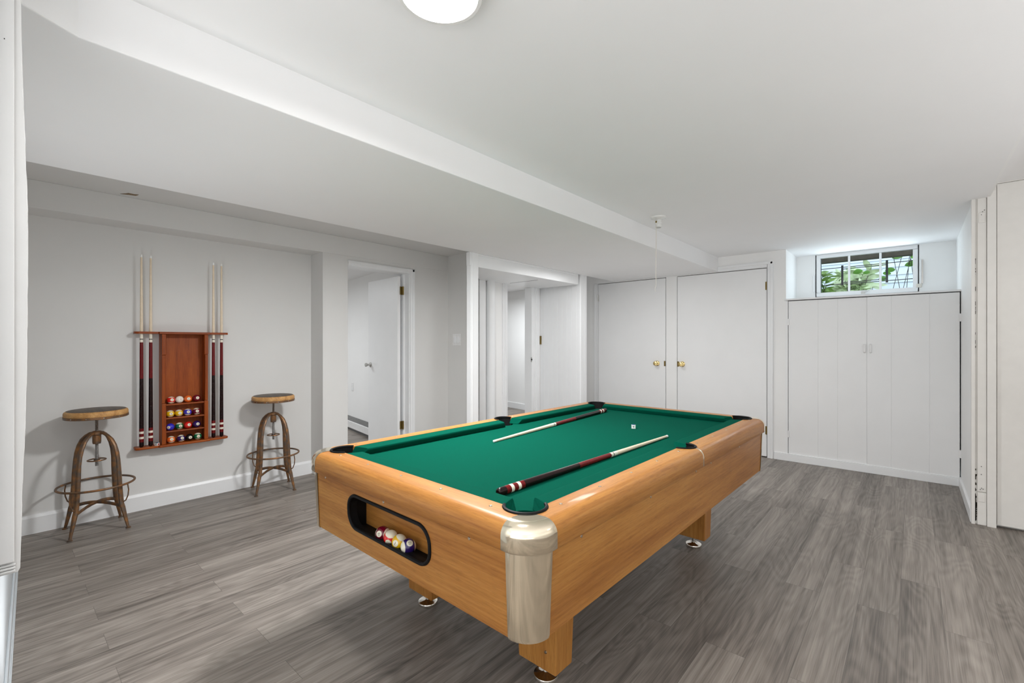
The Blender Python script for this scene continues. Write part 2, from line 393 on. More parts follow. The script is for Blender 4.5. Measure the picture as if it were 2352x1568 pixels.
# beadboard
b = MB(); b.box(-3.69, -3.06, 4.75, 4.90, 0, 2.3)
bead = struct(b.build('wall_beadboard', M['trim'], bevel=0.012))
cs = []
for k in range(9): x = -3.62 + 0.072 * k; cs.append(MB().box(x - 0.002, x + 0.002, 4.74, 4.7525, -0.1, 2.4))
cs.append(MB().box(-3.0625, -3.05, 4.830, 4.834, -0.1, 2.4))
gro = MB()
for c in cs: gro.v, gro.f, gro.sm = gro.v, gro.f, gro.sm; gro.add(c.v, c.f)
cut(bead, [gro])
# vertical boards and a pipe chase inside the hall niche
b = MB(); b.box(-3.69, -3.655, 3.60, 3.70, 0, 1.97); b.box(-3.69, -3.67, 4.01, 4.09, 0, 1.97); b.box(-3.69, -3.66, 4.04, 4.055, 0, 1.97)
struct(b.build('trim_6', M['trim'], bevel=0.003))
b = MB(); b.tube([(-3.65, 3.775, 0), (-3.65, 3.775, 1.97)], 0.052, 24); struct(b.build('trim_7', M['trim']))
b = MB(); b.box(-3.79, -3.672, 4.555, 4.62, 0, 1.97); b.box(-3.69, -3.66, 4.62, 4.70, 0, 1.97); b.box(-3.69, -3.65, 4.64, 4.655, 0, 1.97)
jb = struct(b.build('trim_8', M['trim'], bevel=0.002))
MB().box(-3.685, -3.668, 4.552, 4.556, 1.015, 1.075).build('strike_plate', M['nickel'], jb)
MB().box(-3.68, -3.662, 4.552, 4.5545, 1.035, 1.055).build('strike_hole', M['ink'], jb)
MB().box(-3.688, -3.665, 4.742, 4.7505, 1.24, 1.35).build('hinge', M['bronze'], jb)
# back wall with two closet doors; openings are real gaps
YB = 5.6
def xz(x0, x1, z0, z1, y0=YB, y1=YB + 0.12): return (x0, x1, y0, y1, z0, z1)
b = MB()
b.box(*xz(-3.80, -3.318, 0, 2.4)); b.box(*xz(-3.318, -1.195, 2.086, 2.4)); b.box(*xz(-1.195, -1.018, 0, 2.4))
b.box(*xz(-2.333, -2.196, 0, 2.0855, YB - 0.006, YB + 0.1))
struct(b.build('wall_back', M['wall']))
b = MB()
for (x0, x1, z0, z1) in ((-3.376, -3.318, 0, 2.088), (-1.195, -1.135, 0, 2.150), (-1.71, -1.195, 2.088, 2.150)):
    b.box(x0, x1, YB - 0.014, YB, z0, z1)
b.box(-1.165, -1.140, YB - 0.022, YB, 0, 2.146); b.box(-1.71, -1.140, YB - 0.022, YB, 2.121, 2.146); b.box(-3.372, -3.352, YB - 0.022, YB, 0, 2.088)
struct(b.build('trim_9', M['trim'], bevel=0.003))
b = MB(); b.box(-3.4, -1.1, YB + 0.5, YB + 0.55, 0, 2.4); b.box(-3.45, -3.4, YB + 0.121, YB + 0.55, 0, 2.4); b.box(-1.1, -1.05, YB + 0.12, YB + 0.55, 0, 2.4); b.box(-2.30, -2.22, YB + 0.1, YB + 0.5, 0, 2.4)
struct(b.build('wall_closet', M['closet_dark']))  # closet interior coloured dark, standing in for its lack of light
def closet(name, x0, x1, hinge_x, knob_x, lock_x):
    d = struct(MB().box(x0, x1, YB - 0.004, YB + 0.034, 0.012, 2.078).build(name, M['door'], bevel=0.002))
    for z in (1.885, 0.30):
        h = MB(); h.tube([(hinge_x, YB - 0.008, z - 0.045), (hinge_x, YB - 0.008, z + 0.045)], 0.0075, 10)
        h.box(hinge_x - 0.014, hinge_x + 0.014, YB - 0.0055, YB - 0.003, z - 0.044, z + 0.044)
        h.build('hinge', M['bronze'] if hinge_x > -2 else M['nickel'], d)
    T = Matrix.Translation((knob_x, YB - 0.004, 0.998)) @ Matrix.Rotation(PI / 2, 4, 'X')
    k = MB(); k.lathe([(0, 0), (0.033, 0), (0.033, 0.004), (0.026, 0.010), (0.012, 0.013), (0.011, 0.030), (0.020, 0.036), (0.0285, 0.048), (0.0295, 0.058), (0.024, 0.070), (0.012, 0.076), (0, 0.077)], 28, T)
    k.build('knob', M['brass'], d)
    MB().box(lock_x - 0.010, lock_x + 0.010, YB - 0.0062, YB - 0.0035, 0.965, 1.03).build('latch_plate', M['bronze'], d)
    return d
closet('door_2', -3.312, -2.341, -3.316, -2.452, -2.352)
closet('door_3', -2.190, -1.203, -1.201, -2.130, -2.182)
# alcove: cabinet wall below, window above
b = MB(); b.box(-1.07, -1.018, YB + 0.121, 6.32, 0, 2.4); struct(b.build('wall_alcove_left', M['wall']))
b = MB(); b.box(0.32, 0.37, 4.661, 6.32, 0, 2.4); struct(b.build('wall_alcove_right', M['wall']))
b = MB(); b.box(-1.07, -0.835, 6.2, 6.30, 1.2, 2.4); b.box(0.05, 0.37, 6.2, 6.30, 1.2, 2.4); b.box(-0.835, 0.05, 6.2, 6.30, 2.262, 2.4); b.box(-0.835, 0.05, 6.2, 6.30, 1.2, 1.778)
struct(b.build('wall_alcove_back', M['wall']))
b = MB(); b.box(-1.13, 0.32, YB - 0.018, YB, 0, 0.072); b.box(0.304, 0.32, 4.535, YB - 0.01, 0, 0.085)
b.box(-1.13, 0.32, YB - 0.014, YB, 0.072, 0.080); struct(b.build('baseboard_back', M['trim'], bevel=0.003))
# right wall facing the camera, with its old casing and a plain door
b = MB(); b.box(0.32, 0.43, 4.52, 4.66, 0, ZC + 0.09); b.box(0.43, 2.7, 4.56, 4.66, 0, 2.40)
struct(b.build('wall_right', M['wornpaint']))
b = MB(); b.box(0.308, 0.3265, 4.50, 4.54, 0, ZC); b.box(0.338, 0.382, 4.508, 4.52, 0.23, ZC); b.box(0.338, 0.382, 4.509, 4.52, 0, 0.224)
b.box(0.384, 0.428, 4.495, 4.52, 0, 2.30); b.box(0.344, 0.376, 4.505, 4.51, 2.09, 2.16); b.box(0.344, 0.374, 4.505, 4.51, 0.16, 0.21)
wc = struct(b.build('trim_10', M['wornpaint'], bevel=0.0015))
random.seed(4)
cr = MB()
for k in range(60):
    z = random.choice([random.uniform(0.0, 0.42), random.uniform(0.0, 0.2), random.uniform(1.2, 1.9)]); h = random.uniform(0.004, 0.03)
    if z < 0.45: cr.box(0.3262, 0.3262 + random.uniform(0.004, 0.011), 4.5195, 4.5215 - 0.004, z, z + h)
    else: cr.box(0.3285, 0.3285 + random.uniform(0.001, 0.003), 4.5195, 4.5175, z, z + h)
cr.build('paint_crack', M['stem'], wc)
sc = MB()
for (x, z) in ((0.357, 0.405), (0.357, 0.35), (0.358, 0.255), (0.366, 0.25), (0.352, 0.245), (0.363, 2.165), (0.372, 2.175), (0.357, 2.145)):
    sc.box(x - 0.002, x + 0.002, 4.504, 4.5085, z - 0.002, z + 0.002)
sc.build('nail_hole', M['ink'], wc)
d4 = struct(MB().box(0.433, 1.22, 4.525, 4.56, 0.015, 2.345).build('door_4', M['wornpaint'], bevel=0.002))
b = MB(); b.box(0.43, 1.30, 4.522, 4.60, 2.347, 2.36); struct(b.build('trim_11', M['wornpaint']))
b = MB(); b.box(0.384, 0.40, -3.6, 4.5, ZC + 0.001, 2.352); struct(b.build('trim_12', M['wall']))
# near left: end of the wall the photo was taken past
zs = [0.748, 0.756, 0.80, 0.954, 1.071, 1.169, 1.346, 1.483, 1.562, 1.671, 1.786, 1.931, 2.028, 2.259]
ys = [0.0335, 0.0370, 0.0382, 0.0412, 0.0450, 0.0470, 0.0488, 0.0490, 0.0488, 0.0460, 0.0430, 0.0392, 0.0380, 0.0365]
random.seed(3)
zz = []; yy_ = []
for k in range(len(zs) - 1):
    m_ = max(1, int((zs[k + 1] - zs[k]) / 0.02))
    for t_ in range(m_):
        f_ = t_ / m_; zz.append(zs[k] + (zs[k + 1] - zs[k]) * f_); yy_.append(ys[k] + (ys[k + 1] - ys[k]) * f_ + (random.uniform(-0.0005, 0.0005) if k > 1 else 0))
zz.append(zs[-1]); yy_.append(ys[-1])
poly = [(-0.22, zs[0])] + list(zip(yy_, zz)) + [(-0.22, zs[-1])]
T = Matrix(((0, 0, 1, 0), (1, 0, 0, 0), (0, 1, 0, 0), (0, 0, 0, 1)))
b = MB(); b.prism(poly, -1.530, -1.500, T); b.box(-1.50, -1.492, -0.20, 0.028, 0.775, 2.259)
for z in (0.752, 0.759, 0.766): b.box(-1.50, -1.495, -0.2, 0.030, z, z + 0.005)
tp = struct(b.build('trim_13', M['boardpaint'], bevel=0.0015))
MB().box(-1.4925, -1.4915, 0.0125, 0.0140, 1.924, 1.9265).build('nail_hole', M['ink'], tp)
b = MB()
q = Matrix.Translation((-3.70, 0.0, 0)) @ Matrix.Rotation(math.atan2(0.041 - 0.084, 1.16), 4, 'Z')
b.box(0.0, 2.25, -0.12, 0.070, 0, 2.4, q); struct(b.build('wall_near', M['greypaint']))
b = MB(); b.box(0.0, 2.2, 0.070, 0.078, 0, 0.10, q); b.box(0.0, 2.2, 0.070, 0.081, 0, 0.03, q); b.box(0.0, 2.2, 0.070, 0.084, 0, 0.012, q); struct(b.build('baseboard_near', M['greypaint'], bevel=0.002))
b = MB(); b.box(-4.5, -3.60, -0.5, -0.4, 0, 2.4); b.box(-3.70, -3.62, -0.45, 0.0, 0, 2.4); struct(b.build('wall_near_return', M['wall']))
b = MB(); b.box(-2.35, -2.25, -3.6, -0.10, 0, 2.4); struct(b.build('wall_rear_left', M['wall']))
b = MB(); b.box(-2.35, 2.7, -3.7, -3.6, 0, 2.45); struct(b.build('wall_rear', M['wall']))
b = MB(); b.box(2.6, 2.7, -3.6, 4.66, 0, 2.45); struct(b.build('wall_far_right', M['wall']))
# rooms behind the two doorways
def slab(name, p, q, th, z0, z1, m):
    p, q = Vector(p), Vector(q); d = (q - p); L = d.length; a = math.atan2(d.y, d.x)
    return struct(MB().box(0, L, 0, th, z0, z1, Matrix.Translation((p.x, p.y, 0)) @ Matrix.Rotation(a, 4, 'Z')).build(name, m))
WA = (-4.29, 3.128); WB = (-8.0, 3.768)
slab('wall_far_room', WB, WA, 0.09, 0, 2.4, M['wall'])
slab('wall_far_room_end', (-8.0, -0.6), (-8.0, 7.4), 0.1, 0, 2.4, M['wall'])
slab('wall_far_room_side', (-8.0, -0.5), (-4.4, -0.5), 0.1, 0, 2.4, M['wall'])
HA = (-8.0, 6.99); HB = (-3.3, 6.205)
slab('wall_hall_room', HA, HB, 0.1, 0, 2.4, M['wall'])
slab('wall_hall_room_side', (-3.68, 5.69), (-3.68, 6.4), 0.09, 0, 2.4, M['wall'])
b = MB(); b.box(-8, -4.30, -0.5, 3.75, 2.18, 2.25); b.box(-8, -3.79, 3.70, 7.2, 2.25, 2.3); struct(b.build('ceiling_far_rooms', M['ceiling']))
dr = (Vector(HB) - Vector(HA)).normalized(); aH = math.atan2(dr.y, dr.x)
b = MB(); b.box(0, 4.7, -0.016, 0.0, 0, 0.11, Matrix.Translation((HA[0], HA[1], 0)) @ Matrix.Rotation(aH, 4, 'Z')); struct(b.build('baseboard_hall_room', M['trim'], bevel=0.003))
# far-room furniture: heater along the wall, an outlet
aF = math.atan2(WA[1] - WB[1], WA[0] - WB[0])
F = Matrix.Translation((WB[0], WB[1], 0)) @ Matrix.Rotation(aF, 4, 'Z')
ht = empty('baseboard_heater', F @ Vector((1.7, -0.03, 0)), aF)
tag(ht, 'white electric baseboard heater on the wall seen through the open doorway', 'heater')
b = MB(); L = 2.0
prof = [(0, 0.03), (0, 0.19), (-0.02, 0.19), (-0.066, 0.155), (-0.07, 0.04), (-0.055, 0.03)]
TT = Matrix(((0, 0, 1, -0.6), (1, 0, 0, 0.03), (0, 1, 0, 0), (0, 0, 0, 1)))
MB().prism([(0, 0.03), (0, 0.185), (-0.055, 0.135), (-0.062, 0.13), (-0.062, 0.04), (-0.05, 0.03)], 0, L, TT).build('housing', M['plastic'], ht, bevel=0.003)
g = MB(); g.prism([(-0.005, 0.182), (-0.007, 0.187), (-0.054, 0.141), (-0.053, 0.136)], 0.02, L - 0.02, TT); g.build('grille', M['darkplastic'], ht)
fs = MB()
for k in range(60): fs.prism([(-0.006, 0.184), (-0.008, 0.190), (-0.052, 0.146), (-0.05, 0.139)], 0.03 + 0.0325 * k, 0.034 + 0.0325 * k, TT)
fs.build('fin', M['nickel'], ht)
MB().prism([(0, 0.0), (0, 0.03), (-0.045, 0.03), (-0.045, 0.0)], 0, L, TT).build('base_gap', M['closet_dark'], ht)  # dark filler standing in for the shaded gap under the housing
ol = empty('wall_outlet', F @ Vector((1.90, 0.0, 0.62)), aF)
tag(ol, 'white wall outlet above the heater in the room past the open door', 'outlet')
MB().box(-0.038, 0.038, -0.007, 0.0, -0.06, 0.06).build('plate', M['plastic'], ol, bevel=0.002)
for z in (-0.024, 0.024):
    r_ = MB(); r_.box(-0.017, 0.017, -0.009, -0.006, z - 0.015, z + 0.015); r_.build('receptacle', M['trim'], ol, bevel=0.003)
# door_1: leaf opened into the far room
D1 = Matrix.Translation((-4.205, 2.93, 0)) @ Matrix.Rotation(math.radians(175), 4, 'Z')
d1 = struct(MB().box(0.0, 0.69, 0.0, 0.036, 0.02, 1.985, D1).build('door_1', M['door'], bevel=0.002))
kn = MB(); Tk = D1 @ Matrix.Translation((0.63, 0.036, 1.0)) @ Matrix.Rotation(-PI / 2, 4, 'X')
kn.lathe([(0, 0), (0.030, 0), (0.030, 0.005), (0.014, 0.010), (0.011, 0.035), (0.018, 0.042), (0.022, 0.052), (0.022, 0.064), (0.016, 0.070), (0, 0.070)], 24, Tk); kn.build('knob', M['nickel'], d1)
for z in (1.83, 0.36):
    h = MB(); h.tube([(-4.186, 2.950, z - 0.045), (-4.186, 2.950, z + 0.045)], 0.009, 10); h.box(-4.203, -4.198, 2.920, 2.948, z - 0.044, z + 0.044)
    h.box(-4.205, -4.188, 2.957, 2.963, z - 0.044, z + 0.044); h.build('hinge', M['bronze'], d1)
b = MB()
b.box(-4.30, -4.128, 2.985, 3.006, 0, 2.03); b.box(-4.24, -4.20, 2.962, 2.986, 0, 2.03); b.box(-4.13, -4.112, 2.995, 3.055, 0, 2.065)
b.box(-4.30, -4.128, 2.27, 3.0, 2.012, 2.031); b.box(-4.13, -4.112, 2.27, 3.0, 2.014, 2.065); b.box(-4.116, -4.106, 3.02, 3.045, 0, 2.06); b.box(-4.116, -4.106, 2.27, 3.045, 2.035, 2.06)
struct(b.build('trim_14', M['trim'], bevel=0.002))

# ------------------------------------------------------------------ window with bars, and what stands outside
b = MB(); Y0, Y1 = 6.195, 6.235
b.box(-0.823, 0.040, Y0, Y1, 2.217, 2.258); b.box(-0.823, 0.040, Y0, Y1, 1.784, 1.827); b.box(-0.823, -0.786, Y0, Y1, 1.827, 2.217); b.box(0.002, 0.040, Y0, Y1, 1.827, 2.217)
w1 = struct(b.build('window_1', M['trim'], bevel=0.003))
for x in (-0.524, -0.256): MB().box(x - 0.010, x + 0.010, Y0 + 0.004, Y1 - 0.006, 1.825, 2.219).build('muntin', M['trim'], w1, bevel=0.003)
for x0, x1 in ((-0.786, -0.534), (-0.514, -0.266), (-0.246, 0.002)):
    MB().box(x0 - 0.004, x1 + 0.004, 6.214, 6.217, 1.823, 2.221).build('pane', M['glass'], w1)
lt = MB(); lt.tube([(-0.415, 6.185, 1.800), (-0.39, 6.178, 1.806), (-0.345, 6.176, 1.822)], [0.006, 0.007, 0.005], 8); lt.box(-0.418, -0.385, 6.184, 6.196, 1.788, 1.815); lt.build('latch', M['nickel'], w1)
for x, z0, z1 in ((-0.848, 1.84, 2.03), (0.060, 1.85, 2.10)):
    MB().box(x - 0.010, x + 0.010, 6.186, 6.20, z0, z1).build('side_bracket', M['trim'], w1, bevel=0.003)
MB().box(0.068, 0.080, 6.178, 6.20, 1.86, 2.10).build('bracket_rod', M['nickel'], w1)
MB().box(0.028, 0.072, 6.178, 6.20, 1.822, 1.858).build('bracket_clip', M['cord'], w1, bevel=0.004)
fr = MB(); fr.box(-0.835, -0.79, 6.24, 6.32, 1.778, 2.262); fr.box(0.004, 0.05, 6.24, 6.32, 1.778, 2.262); fr.build('outer_frame', M['iron'], w1)
gb = empty('window_bars', (-0.40, 6.37, 1.80)); tag(gb, 'black iron security bars across the outside of the small window', 'window bars')
for x, z0, z1 in ((-0.600, 1.915, 2.140), (-0.208, 1.912, 2.152)): MB().box(x - 0.40 * 0 + 0.40 - 0.010, x + 0.40 + 0.010, -0.008, 0.008, z0 - 1.80, z1 - 1.80).build('upright', M['iron'], gb)
for z, x0, x1 in ((0.318, -0.42, 0.42), (0.128, -0.42, 0.42), (0.300, -0.20, 0.19), (0.146, -0.20, 0.19)):
    MB().tube([(x0, 0, z - 0.003), (x1, 0, z + 0.006)], 0.0042, 8).build('rod', M['iron'], gb)
hd = MB().box(-1.3, 0.5, 6.62, 6.74, 2.228, 2.36).build('timber_beam', M['beam']); tag(hd, 'dark weathered timber beam outside across the top of the window', 'beam')
b = MB()
for k in range(22):
    z = 0.9 + 0.11 * k
    b.prism([(8.40, z), (8.385, z), (8.398, z + 0.112), (8.40, z + 0.112)], -4.0, 3.0, Matrix(((0, 0, 1, 0), (1, 0, 0, 0), (0, 1, 0, 0), (0, 0, 0, 1))))
b.box(-4.0, 3.0, 8.40, 8.5, 0.9, 3.4)
struct(b.build('wall_outside', M['siding']))
b = MB(); b.box(-4.0, 3.2, 6.32, 8.5, 1.35, 1.50); struct(b.build('ground_outside', M['soil']))
random.seed(11)
def leaf_mesh(mb, base, dirv, L, wd, droop, side=None):
    d = Vector(dirv).normalized(); side = Vector(side) if side is not None else d.cross(Vector((0, 0, 1)))
    if side.length < 1e-3: side = Vector((1, 0, 0))
    side = (side - d * side.dot(d)).normalized(); nrm = side.cross(d); n = 6; vs = []
    for i in range(n + 1):
        t = i / n; p = Vector(base) + d * (L * t) + Vector((0, 0, -droop * t * t))
        ww = wd * max(0.02, math.sin(PI * min(1, 0.06 + 0.94 * t))) ** 0.8
        vs += [p - side * ww, p + nrm * (0.18 * ww), p + side * ww]
    fs = []
    for i in range(n):
        for j in range(2): fs.append([3 * i + j, 3 * i + j + 1, 3 * i + j + 4, 3 * i + j + 3])
    mb.add(vs, fs, True)
def plant(name, x, y, nst, h, leafL, mat, label, spread=0.25, per=10):
    e = empty(name, (x, y, 1.50)); tag(e, label, 'plant')
    st = MB(); lf = MB()
    for k in range(nst):
        a = random.uniform(0, 2 * PI); hh = h * random.uniform(0.65, 1.0); s = spread * random.uniform(0.1, 1)
        top = Vector((s * math.cos(a), s * math.sin(a) * 0.5, hh)); st.tube([(0.04 * math.cos(a), 0.04 * math.sin(a), -0.02), tuple(top * 0.5 + Vector((0, 0, 0.04))), tuple(top)], 0.003, 6)
        for j in range(per):
            t = random.uniform(0.45, 1.0); p = top * t; b2 = random.uniform(0, 2 * PI)
            leaf_mesh(lf, p, (math.cos(b2), math.sin(b2) * 0.6, random.uniform(0.0, 1.0)), leafL * random.uniform(0.6, 1.1), leafL * 0.15, leafL * random.uniform(0.1, 0.5),
                      (random.uniform(-0.6, 0.6), random.uniform(-0.8, 0.8), random.uniform(0.2, 1.0)))
    st.build('stem', M['stem'], e); lf.build('foliage', mat, e)
    return e
plant('leafy_shrub', -0.98, 7.00, 13, 0.66, 0.17, M['leaf'], 'bushy green shrub outside at the lower left of the barred window', 0.20, 14)
plant('leafy_shrub', -0.60, 7.75, 14, 0.84, 0.24, M['leaf2'], 'pale green long-leaved plant outside the middle pane of the window', 0.27, 12)
plant('leafy_shrub', -0.40, 7.05, 8, 0.44, 0.15, M['leaf2'], 'low pale plant outside beneath the middle of the barred window', 0.18, 10)
vn = empty('climbing_vine', (-0.05, 6.85, 1.5)); tag(vn, 'thin vine with bright green heart leaves outside the right pane of the window', 'vine')
st = MB(); lf = MB()
for (x0, x1, x2) in ((0.02, -0.06, -0.13), (0.05, 0.0, 0.03), (-0.10, -0.03, 0.06), (-0.2, -0.12, -0.02), (0.1, 0.07, 0.02)):
    st.tube([(x0, 0, -0.02), (x1, 0.02, 0.38), (x2, -0.02, 0.85)], 0.0028, 6)
for (x, z, s) in ((-0.40, 0.625, 0.062), (-0.33, 0.605, 0.045), (-0.21, 0.575, 0.05), (-0.10, 0.60, 0.06), (-0.17, 0.515, 0.055), (0.03, 0.735, 0.06), (-0.04, 0.76, 0.06), (0.07, 0.66, 0.06), (0.02, 0.685, 0.055), (-0.11, 0.745, 0.05), (0.08, 0.75, 0.05)):
    leaf_mesh(lf, (x, random.uniform(-0.03, 0.03), z), (random.uniform(0.6, 1) * random.choice((-1, 1)), -0.3, random.uniform(-0.3, 0.1)), s * 1.6, s * 0.55, 0.012, (0.1, 0.5, 1))
st.build('stem', M['stem'], vn); lf.build('foliage', M['leaf3'], vn)

# ------------------------------------------------------------------ built-in cabinet below the window
cb = empty('storage_cabinet', (-0.345, YB, 0)); tag(cb, 'white built-in low closet with two plank doors below the small barred window', 'cabinet')
b = MB()
b.box(-0.680, -0.655, -0.002, 0.10, 0.070, 1.708); b.box(0.667, 0.664, -0.002, 0.10, 0.07, 1.708); b.box(-0.680, 0.664, 0.002, 0.10, 0.060, 0.072)
b.box(-0.680, 0.664, 0.40, 0.42, 0.06, 1.708)
b.build('frame', M['door'], cb)
MB().box(-0.688, 0.668, -0.012, 0.60, 1.712, 1.730).build('top_board', M['trim'], cb, bevel=0.003)
def cab_door(x0, x1, yf, grooves, hx, handle_x):
    d = MB().box(x0, x1, yf, yf + 0.022, 0.076, 1.704).build('door', M['door'], cb, bevel=0.0015)
    gm = MB()
    for g_ in grooves: gm.box(g_ - 0.0022, g_ + 0.0022, yf - 0.01, yf + 0.003, 0.0, 1.8)
    cut(d, [gm])
    h = MB(); h.tube([(handle_x, yf - 0.001, 1.165), (handle_x, yf - 0.020, 1.170), (handle_x, yf - 0.020, 1.240), (handle_x, yf - 0.001, 1.245)], 0.005, 8, ry=0.009)
    h.build('handle', M['plastic'], d)
    for z in (0.285, 1.482): 
        MB().box(hx - 0.010, hx + 0.010, yf - 0.006, yf + 0.002, z - 0.035, z + 0.035).build('hinge', M['plastic'], d, bevel=0.002)
cab_door(-0.650, 0.0118, 0.000, (-0.385, -0.220), -0.652, -0.006)
cab_door(0.013, 0.656, -0.008, (0.196, 0.462), 0.660, 0.040)

# ------------------------------------------------------------------ small fixtures
sw = empty('light_switch', (-3.968, 3.54, 1.296)); tag(sw, 'double white rocker light switch on the wall right of the open door', 'light switch')
MB().box(-0.068, 0.068, -0.006, 0.0, -0.068, 0.068).build('plate', M['plastic'], sw, bevel=0.002)
for x in (-0.026, 0.026): MB().box(x - 0.017, x + 0.017, -0.011, -0.005, -0.038, 0.038).build('rocker', M['trim'], sw, bevel=0.002)
la = empty('ceiling_lamp', (-0.963, 0.797, ZC)); tag(la, 'round white flush ceiling lamp, lit, cut off by the top edge', 'ceiling lamp')
MB().lathe([(0.0, 0.0), (0.114, 0.0), (0.1165, -0.052), (0.114, -0.059), (0.104, -0.059), (0.099, -0.054), (0.098, -0.046), (0.0, -0.046)], 64).build('rim', M['porcelain'], la)
MB().lathe([(0.0, -0.0475), (0.0975, -0.0475), (0.0975, -0.0465), (0, -0.0465)], 64).build('diffuser', M['lamp'], la)
ps = empty('pull_chain_socket', (-1.516, 3.483, ZC)); tag(ps, 'bare white porcelain lamp socket with long pull cord on the ceiling', 'lamp socket')
MB().lathe([(0, 0), (0.060, 0), (0.058, -0.010), (0.040, -0.018), (0.024, -0.024), (0.023, -0.040), (0.027, -0.044), (0.027, -0.054), (0.0235, -0.058), (0.0225, -0.082), (0.018, -0.083), (0.017, -0.05), (0, -0.05)], 36).build('socket_base', M['porcelain'], ps)
MB().lathe([(0.0175, -0.0815), (0.0195, -0.0875), (0.0, -0.088), (0.0, -0.080)], 24).build('socket_screw_shell', M['nickel'], ps)
c_ = MB(); c_.tube([(-0.006, -0.034, -0.075), (-0.004, -0.036, -0.20), (-0.008, -0.036, -0.40), (-0.006, -0.034, -0.545), (-0.014, -0.036, -0.575), (-0.006, -0.036, -0.595)], 0.0016, 6)
c_.tube([(0.000, -0.034, -0.075), (-0.001, -0.036, -0.30), (-0.004, -0.036, -0.545), (-0.014, -0.034, -0.575)], 0.0013, 6); c_.build('pull_cord', M['cord'], ps)
MB().lathe([(0, -0.03), (0.006, -0.03), (0.006, -0.016), (0, -0.016)], 10, Matrix.Translation((-0.006, -0.030, -0.02))).build('cord_guide', M['bronze'], ps)

# ------------------------------------------------------------------ pool table
PX, PY, PYAW = -1.3876, 2.121, -0.01249
ZT, ZBED = 0.7735, 0.7385
IA, IB, DO = 0.570, 1.1037, 0.100           # inner wood boundary, rail width
AU, AV, ZL, ZBOT = 0.655, 1.1890, 0.693, 0.4475
pt = empty('pool_table', (PX, PY, 0), PYAW)
tag(pt, 'oak laminate pool table with green cloth and champagne metal corners', 'pool table')
POCK = [(sx * 0.536, sy * 1.072, 0.063) for sx in (-1, 1) for sy in (-1, 1)]
SIDE = [(-0.578, 0.028, 0.058), (0.572, 0.028, 0.058)]
def cyl_cut(x, y, r, z0=0.5, z1=0.9):
    return MB().prism([(x + r * math.cos(2 * PI * k / 48), y + r * math.sin(2 * PI * k / 48)) for k in range(48)], z0, z1)
rp = [(0.0, 0.700), (0.0, ZT)]
for k in range(9): th = PI / 2 - PI / 2 * k / 8; rp.append((DO - 0.040 + 0.040 * math.cos(th), ZT - 0.040 + 0.040 * math.sin(th)))
rp += [(DO, ZL + 0.004), (DO - 0.003, ZL), (DO - 0.06, ZL)]
def rail(axis, sgn, lo, hi, mat):
    """straight rail; axis 'u' runs along x at v=sgn*IB, axis 'v' runs along y at u=sgn*IA"""
    m = MB()
    if axis == 'u': T = Matrix(((0, 0, 1, 0), (sgn, 0, 0, sgn * IB), (0, 1, 0, 0), (0, 0, 0, 1)))
    else: T = Matrix(((sgn, 0, 0, sgn * IA), (0, 0, 1, 0), (0, 1, 0, 0), (0, 0, 0, 1)))
    m.prism(rp, lo, hi, T, smooth=True)
    o = m.build('rail', mat, pt)
    cut(o, [cyl_cut(*p) for p in (POCK + SIDE) if (axis == 'u' and p[1] * sgn > 1) or (axis == 'v' and p[0] * sgn > 0 and lo - 0.1 < p[1] < hi + 0.1)])
    o.data.set_sharp_from_angle(angle=math.radians(38))
    return o
rail('u', -1, -IA, IA, M['oak_x']); rail('u', 1, -IA, IA, M['oak_x'])
for sg in (-1, 1): rail('v', sg, -IB, 0.0225, M['oak_y']); rail('v', sg, 0.0335, IB, M['oak_y'])
for sg in (-1, 1):
    T = Matrix(((sg, 0, 0, sg * IA), (0, 0, 1, 0), (0, 1, 0, 0), (0, 0, 0, 1)))
    m = MB(); m.prism([(d * 1.008 + 0.0004, z + (0.001 if z > ZL + 0.01 else 0)) for d, z in rp], 0.0225, 0.0335, T, smooth=True)
    o = m.build('trim_strip', M['cap'], pt); cut(o, [cyl_cut(*SIDE[0 if sg < 0 else 1])])
for sx in (-1, 1):
    for sy in (-1, 1):
        base = math.atan2(sy, sx); T = Matrix.Translation((sx * IA, sy * IB, 0))
        pr = [(0.0, ZL)] + [(max(d * 1.012, 0), z + (0.0012 if z > 0.72 else 0.0)) for d, z in rp[1:-1]] + [(0.0, ZL - 0.0005)]
        o = MB().lathe(pr[1:], 20, T, base - PI / 4 - 0.10, base + PI / 4 + 0.10).build('corner_cap', M['cap'], pt)
        m = MB(); n = 20; top = 0.0885; bot = 0.0785
        prof = [(top - 0.012, ZL - 0.001), (top, ZL - 0.001), (bot, ZBOT + 0.006), (bot - 0.003, ZBOT - 0.004), (bot - 0.014, ZBOT - 0.004), (top - 0.012, ZL - 0.001)]
        m.lathe(prof, 20, T, base - PI / 4 - 0.05, base + PI / 4 + 0.05)
        g_ = m.build('corner_guard', M['cap'], pt)
        # closed cap solid, then pocket cut
        bm = bmesh.new(); bm.from_mesh(o.data); bmesh.ops.holes_fill(bm, edges=[e for e in bm.edges if e.is_boundary]); bmesh.ops.recalc_face_normals(bm, faces=bm.faces); bm.to_mesh(o.data); bm.free()
        cut(o, [cyl_cut(sx * 0.536, sy * 1.072, 0.063)])
        o.data.set_sharp_from_angle(angle=math.radians(50))
